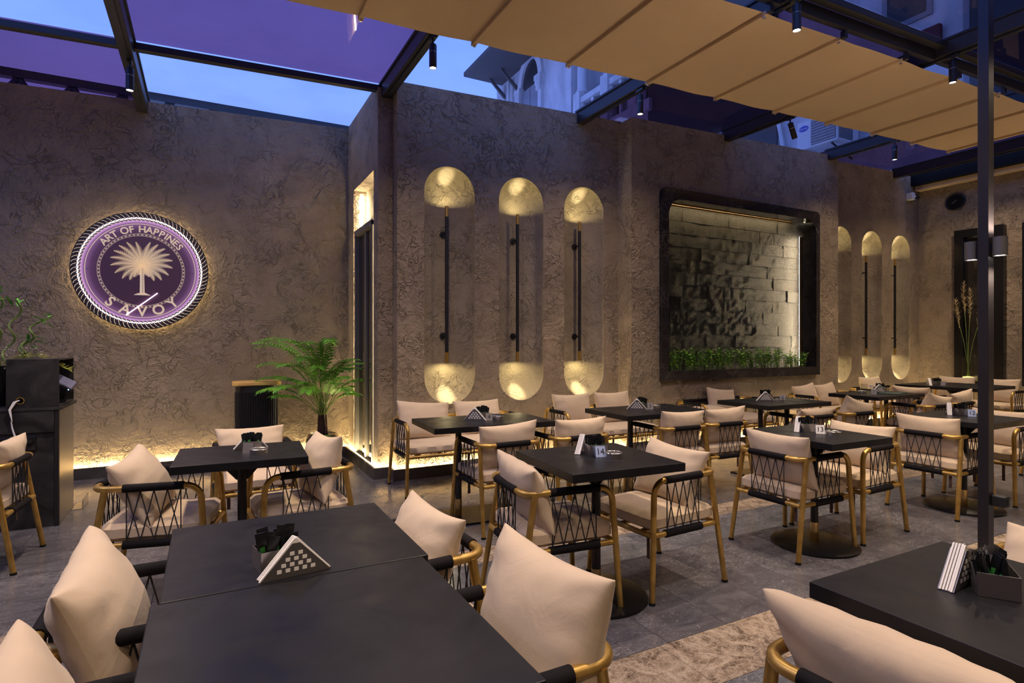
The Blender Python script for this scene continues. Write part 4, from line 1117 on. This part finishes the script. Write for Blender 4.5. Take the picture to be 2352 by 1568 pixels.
table(-.15, .50, 3.275, 3.82, 'small black table with ashtray in front of the fluted bin', rot=-3)
table(1.44, 2.42, 3.83, 4.44, 'long black table 4 below the first niche', 'rect', name='long_table', rot=-3)
table(3.09, 4.04, 3.74, 4.38, 'long black table 5 below the third niche', 'rect', name='long_table', rot=-2)
table(4.76, 5.70, 3.70, 4.34, 'long black table 6 below the stone panel', 'rect', name='long_table', rot=-1)
table(6.60, 7.56, 3.74, 4.32, 'long black table 7 with a drinking glass and menu', 'rect', name='long_table')
table(8.90, 9.95, 3.78, 4.80, 'large dark table in the far corner before the end wall', 'round', name='corner_table')
table(5.17, 5.86, 2.11, 2.77, 'square black table with number card 12 behind the black column')
table(3.335, 3.935, 2.14, 2.815, 'square black table with number card 13 left of the black column', rot=-2)
table(1.525, 2.185, 2.20, 2.85, 'square black table with pale number card 14 at the centre', rot=-4)
table(1.375, 2.02, .30, .952, 'black table in the right foreground with napkins and sachets')
table(7.95, 8.6, 2.2, 2.8, 'dark table at the right edge beyond table 12')

# ------------------------------------------------------------------ table ware
def napkin_proto():
    r = empty('napkin_holder'); b, h, t = .09, .088, .0165
    for s in (-1, 1):
        m = MB(); y = s*t
        # perforated triangular plate: solid plate plus raised white squares seen through the holes
        m.poly_prism([(-b,y-.0008,.002),(b,y-.0008,.002),(.010,y-.0008,h),(-.010,y-.0008,h)], (0,.0016,0)); m.build('side_plate', M['steel_dark'], r)
        q = MB(); yo = y + s*.0011
        for row, n in ((.020,5),(.034,4),(.048,3),(.062,2)):
            for i in range(n):
                x = (i-(n-1)/2)*.0215; q.box(x-.0058,x+.0058,yo-.0004,yo+.0004,row-.0045,row+.0050)
        tag(q.build('plate_holes', M['white'], r), kind='stuff')
    MB().box(-b,b,-t,t,0,.0022).build('bottom_plate', M['steel_dark'], r)
    for k in range(5):
        y = -.012 + k*.006; dx = .002*((k*3) % 4 - 1)
        MB().poly_prism([(-b*1.0+dx,y-.002,.0025),(b*1.0+dx,y-.002,.0025),(.002+dx,y-.002,h+.012),(-.002+dx,y-.002,h+.012)], (0,.0042,0)).build('napkin', M['white'], r)
    return r
M['steel_dark'] = mat('satin_steel_plate', (.36,.335,.33), .35, .9)
nap0 = napkin_proto()
def box_proto():
    r = empty('sachet_box'); w, d, h = .052, .042, .058; t = .0014
    m = MB()
    m.box(-w,w,-d,-d+t,0,h); m.box(-w,w,d-t,d,0,h); m.box(-w,-w+t,-d,d,0,h); m.box(w-t,w,-d,d,0,h); m.box(-w,w,-d,d,0,t)
    m.build('metal_tray', M['steel_dark'], r, bevel=.0004)
    return r
box0 = box_proto()
m = MB(); m.box(-.013,.013,-.0035,.0035,0,.082); m.box(-.0135,.0135,-.0008,.0008,.082,.088); m.cur = 1
m.quad((-.007,-.0038,.030),(.006,-.0038,.034),(.006,-.0038,.050),(-.007,-.0038,.046)); m.quad((.007,.0038,.030),(-.006,.0038,.034),(-.006,.0038,.050),(.007,.0038,.046))
sach = m.mesh('sugar_sachet', [M['sachet'], M['sachet_green']])
def ash_proto():
    r = empty('ashtray')
    MB().lathe([(0,0),(.047,0),(.047,.026),(.044,.028),(.041,.026),(.041,.006),(0,.005)], n=32).build('bowl', M['steel'], r, smooth=35)
    for a in (.4, .4+PI): MB().tube([(.040*math.cos(a),.040*math.sin(a),.025),(.050*math.cos(a),.050*math.sin(a),.025)], .005, 8).build('cigarette_rest', M['steel_dark'], r)
    return r
ash0 = ash_proto()
def placeit(proto, x, y, rot, label, cat, group, z=.7502):
    o = proto if proto.name not in used else dup(proto)
    used.add(proto.name); o.location = (x, y, z); o.rotation_euler = (0,0,math.radians(rot)); return tag(o, label, cat, group)
def setting(tab, nx, ny, nr, bx, by, br, card=None, ash=None, nb=16):
    if nx is not None: placeit(nap0, nx, ny, nr, 'metal napkin holder with white napkins on ' + tab, 'napkin holder', 'napkin holders on the tables')
    placeit(box0, bx, by, br, 'small metal box of black sachets on ' + tab, 'box', 'sachet boxes on the tables')
    rg = random.Random(hash(tab) % 1000 if False else len(tab)*7+int(bx*100)); c, s = math.cos(math.radians(br)), math.sin(math.radians(br))
    for k in range(nb):
        i, j = k % 4, k // 4
        lx, ly = -.030 + .020*i + rg.uniform(-.004,.004), -.027 + .018*j*4/(nb/4) * .98
        o = link('sugar_sachet', sach, None, (bx + c*lx - s*ly, by + s*lx + c*ly, .7525 + rg.uniform(0,.018)))
        o.rotation_euler = (rg.uniform(-.22,.22), rg.uniform(-.25,.25), math.radians(br)+rg.uniform(-.5,.5))
        tag(o, 'black foil sachet in the metal box on ' + tab, 'sachet', 'black sachets in the box on ' + tab)
    if card:
        num, x, y, r_, mm = card
        p = empty('table_number', (x, y, .7502), math.radians(r_)); tag(p, 'folded number stand %s on %s' % ('showing '+num if num else 'turned away', tab), 'table number', 'table number stands')
        w, h, dpt = .027, .056, .018
        for sg_ in (-1, 1):
            MB().poly_prism([(-w,sg_*dpt,0),(w,sg_*dpt,0),(w,sg_*.0012,h),(-w,sg_*.0012,h)], (0,-sg_*.0016,0)).build('card_face', M[mm], p)
        if num:
            t = link('numeral', text_mesh(num, .046, .0004, M['ink']), p, (0, -dpt*.5-.0018, h*.49)); t.rotation_euler = (PI/2 - math.atan(dpt/h), 0, 0)
    if ash: placeit(ash0, ash[0], ash[1], ash[2], 'round metal ashtray on ' + tab, 'ashtray', 'ashtrays on the tables')
setting('central table 14', 1.865, 2.665, 36, 1.888, 2.575, -12, ('14', 1.872, 2.515, -20, 'card'), (1.925, 2.465, 10))
setting('table 13 left of the column', 3.64, 2.60, 28, 3.655, 2.545, -20, ('13', 3.655, 2.452, -42, 'white'), (3.66, 2.36, 30))
setting('table 12 behind the column', 5.59, 2.58, 28, 5.61, 2.505, -25, ('12', 5.60, 2.42, -55, 'card'), (5.66, 2.34, 30))
setting('long table 4 below the first niche', 1.875, 4.15, -42, 1.945, 4.165, -10, ('4', 1.962, 4.085, -22, 'plate'), (2.045, 4.13, 20)) if False else None
M['plate'] = mat('grey_number_plate', (.22,.20,.19), .4, .5)
setting('long table 4 below the first niche', 1.865, 4.13, -40, 1.94, 4.175, -10, ('4', 1.965, 4.085, -22, 'plate'), (2.045, 4.10, 20))
setting('long table 5 below the third niche', 3.46, 4.09, -38, 3.555, 4.15, -10, ('5', 3.60, 4.07, -35, 'plate'), (3.69, 4.10, 20))
setting('long table 6 below the stone panel', 5.14, 4.05, -36, 5.28, 4.16, -10, ('6', 5.385, 4.03, -50, 'plate'), (5.20, 3.93, 20))
setting('long table 7 with the drinking glass', 7.19, 4.06, -34, 7.34, 4.14, -10, ('7', 6.94, 3.98, -55, 'plate'), (6.98, 4.14, 20))
setting('the far corner table', 9.08, 4.44, 40, 9.17, 4.39, -10, (None, 9.16, 4.30, -70, 'plate'))
setting('the small table before the bin', .225, 3.655, 2, .225, 3.575, -4, (None, .205, 3.515, -20, 'plate'), (.255, 3.47, 10))
setting('the long foreground table', .207, 1.625, 7, .17, 1.705, 10)
setting('the right foreground table', 1.71, .765, 6, 1.725, .70, 34)
pg = empty('drinking_glass', (7.12, 4.20, .7502)); tag(pg, 'clear drinking glass on the long table with the green menu', 'glass')
MB().lathe([(0,0),(.036,0),(.040,.10),(.0385,.10),(.035,.006),(0,.005)], n=20).build('tumbler', M['clearglass'], pg, smooth=40)
pg = empty('salt_bottle', (7.22, 4.17, .7502)); tag(pg, 'small clear bottle with white cap on table 7', 'bottle')
MB().lathe([(0,0),(.022,0),(.022,.05),(.015,.06),(0,.06)], n=16).build('bottle_body', M['clearglass'], pg, smooth=40); MB().lathe([(.019,.06),(.019,.085),(0,.087)], n=16).build('cap', M['white'], pg, smooth=40)
mn = MB().box(-.16,.16,-.11,.11,0,.008).build('menu_folder', mat('dark_green_cover', (.012,.035,.032), .5), bevel=.002); mn.location = (7.22,3.93,.7502); mn.rotation_euler.z = .2; tag(mn, 'dark green menu folder lying on table 7', 'menu')

# ------------------------------------------------------------------ fluted bin
bn = empty('fluted_bin', (.475, 6.80, 0)); tag(bn, 'tall black fluted bin with wooden lid against the sign wall', 'bin')
m = MB(); vs = []; K = 120; w, dd = .205, .15
def rr2(w, d, r, n):
    pts = []
    for cx, cy, a in ((w-r,d-r,0),(-w+r,d-r,PI/2),(-w+r,-d+r,PI),(w-r,-d+r,1.5*PI)): pts += [(cx+r*math.cos(a+PI/2*i/n), cy+r*math.sin(a+PI/2*i/n)) for i in range(n+1)]
    return pts
ol = rr2(w, dd, .11, 8); L = len(ol)
# resample evenly, then flute
per = []; acc = [0]
for i in range(L): acc.append(acc[-1] + math.dist(ol[i], ol[(i+1) % L]))
def at(s):
    s %= acc[-1]
    for i in range(L):
        if acc[i] <= s <= acc[i+1]:
            t = (s-acc[i])/max(1e-9, acc[i+1]-acc[i]); a, b_ = ol[i], ol[(i+1) % L]; return a[0]+(b_[0]-a[0])*t, a[1]+(b_[1]-a[1])*t
NF = 52; KK = NF*4
ring = []
for k in range(KK):
    x, y = at(acc[-1]*k/KK); x2, y2 = at(acc[-1]*(k+.5)/KK); dx, dy = x2-x, y2-y; l = math.hypot(dx, dy) or 1
    f = .007 if k % 4 in (0, 1) else -.004; ring.append((x+dy/l*f, y-dx/l*f))
for z in (.03, .83): vs += [(x,y,z) for x,y in ring]
m.add(vs, [(k,(k+1)%KK,KK+(k+1)%KK,KK+k) for k in range(KK)] + [tuple(range(KK, 2*KK))]); m.build('fluted_body', M['black'], bn)
m = MB(); m.poly_prism([(x,y,.83) for x,y in rr2(w*1.0, dd*1.0, .11, 8)], (0,0,.072)); m.build('collar', M['black'], bn, smooth=30)
m = MB(); m.poly_prism([(x,y,.0) for x,y in rr2(w*.98, dd*.98, .11, 8)], (0,0,.03)); m.build('foot', M['black'], bn, smooth=30)
m = MB(); m.poly_prism([(-.24,-.10,.902),(-.19,-.165,.902),(.19,-.165,.902),(.24,-.10,.902),(.235,.12,.902),(.15,.165,.902),(-.15,.165,.902),(-.235,.12,.902)], (0,0,.040)); m.build('wooden_lid', M['wood'], bn, bevel=.008)

# ------------------------------------------------------------------ potted palm
pp = empty('potted_palm', (1.135, 6.62, 0)); tag(pp, 'green potted palm in a black and gold pot in the corner', 'plant')
MB().lathe([(0,0),(.11,0),(.165,.10),(.182,.20),(.170,.30),(.150,.345)], n=32).build('pot', M['blackgloss'], pp, smooth=50)
MB().lathe([(.1705,.298),(.1515,.346),(.140,.352),(.137,.34),(.148,.325)], n=32).build('pot_rim', mat('gold_pot_rim', (.62,.52,.34), .25, .9), pp, smooth=50)
MB().lathe([(0,.325),(.145,.325)], n=20).build('soil', M['bark'], pp)
def palm_frond(base, az, el, L, droop, nl=22, ll=.20):
    r = random.Random(int(az*100+L*1000)); m = MB(); K = 26; p = Vector(base); e = el; pts = []
    for i in range(K+1):
        pts.append(p.copy()); p = p + Vector((math.cos(az)*math.cos(e), math.sin(az)*math.cos(e), math.sin(e)))*(L/K); e -= droop/K*(.20 if i < K*.42 else 1.6)
    m.cur = 1; m.tube(pts, [.0065*(1-.75*i/K) for i in range(K+1)], 6); m.cur = 0
    up0 = Vector((0,0,1))
    for q in range(nl):
        t = .42 + .58*(q+.5)/nl; i = min(K-1, int(t*K)); c = pts[i].lerp(pts[i+1], t*K-i); tg = (pts[i+1]-pts[i]).normalized()
        sd = tg.cross(up0).normalized(); up = sd.cross(tg)
        for s in (-1, 1):
            l = ll*(1-.55*abs(t-.62)/.4)*r.uniform(.85,1.1); d = (sd*s*.85 + tg*.75 + up*.10).normalized()
            tip = c + d*l + Vector((0,0,-l*.34)); md = c + d*l*.5 + Vector((0,0,-l*.04)); wv = (tg*.8 - sd*s*.3).normalized()*.0105; fold = up*.003
            m.add([c-wv*.3, c+wv*.3, md+wv, md-wv, tip], [(0,1,2,3),(3,2,4)])
    return m
fr = [(3.05,1.22,1.20,1.9),(3.40,1.18,1.22,1.7),(2.80,1.30,1.15,1.7),(3.75,1.30,1.22,1.9),(4.25,1.36,1.20,2.1),(4.75,1.34,1.22,2.0),(5.30,1.30,1.18,1.8),(5.75,1.28,1.10,1.8),(-.05,1.26,1.0,1.8),
      (3.2,1.10,.98,1.8),(3.6,1.15,.95,1.9),(4.5,1.15,.92,1.9),(5.3,1.15,.92,1.8),(-.2,1.05,.86,1.7),(4.0,1.40,1.0,2.4),(5.5,1.42,1.05,2.3),(3.3,.98,.72,1.4),(3.9,1.0,.66,1.5),(-.2,.95,.66,1.2),(4.9,1.0,.66,1.6),(4.6,1.48,1.30,2.4),(3.1,1.42,1.28,2.3),(3.25,.72,.78,1.5),(3.0,.85,.92,1.7),(3.7,.80,.80,1.7),(4.3,.85,.74,1.8),(5.0,.82,.72,1.7),(5.7,.80,.66,1.4),(3.5,.62,.62,1.1)]
for k, (az, el, L, dr) in enumerate(fr):
    b0 = (.035*math.cos(k*1.9), .035*math.sin(k*1.9), .56)
    palm_frond(b0, az, min(1.5, el+.10), L*(.98 if math.cos(az) < .5 else .74), dr*.86, 20, .17).build('palm_frond', [M['leaf'], M['stem']], pp)
for k in range(11):
    a = k*2*PI/11; MB().tube([(.05*math.cos(a),.05*math.sin(a),.31),(.042*math.cos(a),.042*math.sin(a),.45),(.035*math.cos(k*1.9),.035*math.sin(k*1.9),.64)], [.013,.011,.008], 7).build('palm_stem', M['bark'], pp, smooth=50)

# ------------------------------------------------------------------ cash desk group at the left edge
dk = empty('cash_desk', (-2.0, 5.64, 0)); tag(dk, 'scuffed black cash desk with steel side at the left edge', 'desk')
def dkp(name, x0, x1, y0, y1, z0, z1, m, bev=.003): return inv(MB().box(x0,x1,y0,y1,z0,z1).build(name, m, None, bevel=bev), dk)
dkp('front_panel', -3.2, -1.0, 5.37, 5.42, 0, .855, M['desk']); dkp('side_panel', -1.0, -.975, 5.392, 5.91, 0, .862, M['steel_side'] if 'steel_side' in M else mat('worn_steel_side', (.30,.285,.26), .32, .75))
dkp('corner_post', -1.0, -.972, 5.36, 5.392, 0, .862, M['black']); dkp('worktop', -3.2, -.955, 5.35, 5.93, .862, .885, M['desk'])
dkp('back_panel', -3.2, -1.0, 5.88, 5.91, 0, .862, M['desk']); dkp('upper_band', -3.2, -1.0, 5.355, 5.37, .70, .862, M['desk'])
so = dkp('socket_plate', -1.36, -1.105, 5.352, 5.37, .575, .675, M['blackgloss'])
MB().lathe([(0,0),(.022,0),(.018,.035),(0,.04)], (-1.14,5.352,.632), 14, Matrix.Rotation(PI/2,4,'X')).build('plug', M['rubber'], so); MB().lathe([(0,0),(.022,0),(.018,.03),(0,.035)], (-1.20,5.352,.632), 14, Matrix.Rotation(PI/2,4,'X')).build('plug', M['white'], so)
lb = MB(); lb.box(-.90,-.895,5.80,6.05,0,.075); lb.box(-.972,-.895,5.80,6.05,.0,.004); tag(lb.build('metal_angle', M['steel']), 'bent metal angle on the floor beside the desk', 'bracket')
hb = empty('monitor_hood', (-1.12, 5.64, .885)); tag(hb, 'open black box hood standing on the cash desk', 'box')
for n_, a in (('hood_panel',(-.155,.15,-.29,-.278,0,.345)),('hood_panel',(-.155,-.143,-.278,.25,0,.345)),('hood_panel',(-.155,.15,-.29,.25,.345,.357)),('hood_panel',(-.155,.15,.24,.25,0,.345)),('hood_panel',(-.143,.15,-.278,.24,0,.012))):
    MB().box(*a).build(n_, M['desk'], hb, bevel=.002)
MB().lathe([(.020,0),(.026,0),(.026,.004),(.020,.004),(.020,0)], (-.075,-.29,.055), 18, Matrix.Rotation(PI/2,4,'X')).build('cable_grommet', M['brass_matt'], hb)
ts = empty('card_terminal', (-.99, 5.56, 1.06)); ts.rotation_euler = (.25, .55, .1); tag(ts, 'tilted touch screen terminal poking out of the black hood', 'terminal')
MB().box(-.12,.09,-.10,.10,-.012,.012).build('casing', M['black'], ts, bevel=.004); MB().box(-.11,.08,-.09,.09,.0122,.0135).build('screen', mat('screen_glass', (.10,.11,.20), .15), ts)
MB().lathe([(0,0),(.004,0),(.004,.002),(0,.002)], (.07,-.101,0), 8, Matrix.Rotation(PI/2,4,'X')).build('power_light', mat('blue_power_light', (.1,.2,1), .4, emit=(.2,.4,1), es=6), ts)
MB().box(-.06,.02,-.05,.05,-.175,-.16, Matrix.Rotation(-.55,4,'Y')).build('stand_foot', M['black'], ts); MB().tube([(-.02,0,-.012),(-.05,0,-.15)], .018, 8).build('stand_neck', M['black'], ts)
for k, dx in enumerate((0,.012,.024)):
    c = MB().tube([(-1.195,5.352-.012,.945),(-1.215-dx,5.335,.935),(-1.245-dx*.6,5.33,.88),(-1.235+dx*.3,5.332,.75),(-1.22+dx*.5,5.334,.68),(-1.20+dx*.4,5.33,.635)], .0055, 7).build('white_cable', M['white'] if k < 2 else M['rubber'], None, smooth=50)
    tag(c, ('white cable looping from the hood hole to the desk socket, outer strand','white cable looping from the hood hole to the desk socket, inner strand','black cable beside the two white ones on the cash desk')[k], 'cable')
# plants over the desk (their vase stands outside the frame)
vb = empty('bamboo_arrangement', (-1.40, 5.15, .0)); tag(vb, 'curly bamboo plant with green leaves at the left edge', 'plant')
vb.location = (-1.40, 5.62, .886)
MB().lathe([(0,0),(.06,0),(.075,.12),(.06,.30),(.055,.30),(.068,.12),(.055,.01),(0,.01)], n=24).build('vase', M['blackgloss'], vb, smooth=50)
def curl(pts, r): return MB().tube(pts, r, 8)
def spiral(x0, z0, x1, z1, turns, rad, n=30):
    return [(x0+(x1-x0)*i/n + rad*math.sin(turns*2*PI*i/n), rad*.8*math.cos(turns*2*PI*i/n), z0+(z1-z0)*i/n) for i in range(n+1)]
canes = [spiral(0,.02,.26,.66,4.2,.030), spiral(0,.02,.14,.80,3.6,.028), spiral(-.01,.02,.02,.86,3.6,.028), spiral(.0,.02,-.16,.80,3.6,.028), spiral(0,.02,.20,.50,3.0,.03)]
for c in canes: curl(c, .0075).build('bamboo_cane', M['stem'], vb, smooth=50)
r = random.Random(4); m = MB()
for tip in [(c[-1], k) for k, c in enumerate(canes)]:
    for q in range(9):
        c = Vector(tip[0]) + Vector((r.uniform(-.02,.02), r.uniform(-.02,.02), r.uniform(-.06,.03))); az = r.uniform(0, 2*PI); el = r.uniform(-.3, 1.0)
        d = Vector((math.cos(az)*math.cos(el), math.sin(az)*math.cos(el), math.sin(el))); L = r.uniform(.08,.15); sd = d.cross(Vector((0,0,1))).normalized()*L*.10
        dn = Vector((0,0,-L*.22)); m.add([c, c+d*L*.35+sd, c+d*L*.7+sd*.7+dn*.4, c+d*L+dn, c+d*L*.7-sd*.7+dn*.4, c+d*L*.35-sd], [(0,1,2,3,4,5)])
tag(m.build('bamboo_leaves', M['bamboo'], vb), kind='stuff')
m = MB(); stems = MB()
for q in range(60):
    c = Vector((r.uniform(-.05,.30), r.uniform(-.08,.05), r.uniform(.28,.44))); m.lathe([(0,-.004),(.004,0),(0,.004)], c, 6)
    if q % 3 == 0: stems.tube([(.0,0,.28), (c.x*.5,c.y*.5,(c.z+.30)/2), c], .0008, 4, False)
f_ = stems.build('flower_stems', M['stem'], vb); tag(f_, kind='stuff'); tag(m.build('white_flowers', M['flower'], vb), kind='stuff')
m = MB()
sp_ = [(0,0,.30),(.12,-.02,.37),(.24,-.05,.38),(.33,-.08,.35),(.42,-.12,.29),(.47,-.14,.262)]
m.tube(sp_, [.0025,.002,.002,.0018,.0015,.001], 5)
for q in range(150):
    t = r.uniform(.15, .98)*5; i = int(t); c = Vector(sp_[i]).lerp(Vector(sp_[i+1]), t-i); a = r.uniform(0, 2*PI)
    e_ = c + Vector((.035, .02*math.cos(a), .022*math.sin(a)))*r.uniform(.6,1.3); m.tube([c, e_], .0009, 4, False)
tag(m.build('fern_sprig', M['fern'], vb), kind='stuff')

bpy.context.view_layer.update()
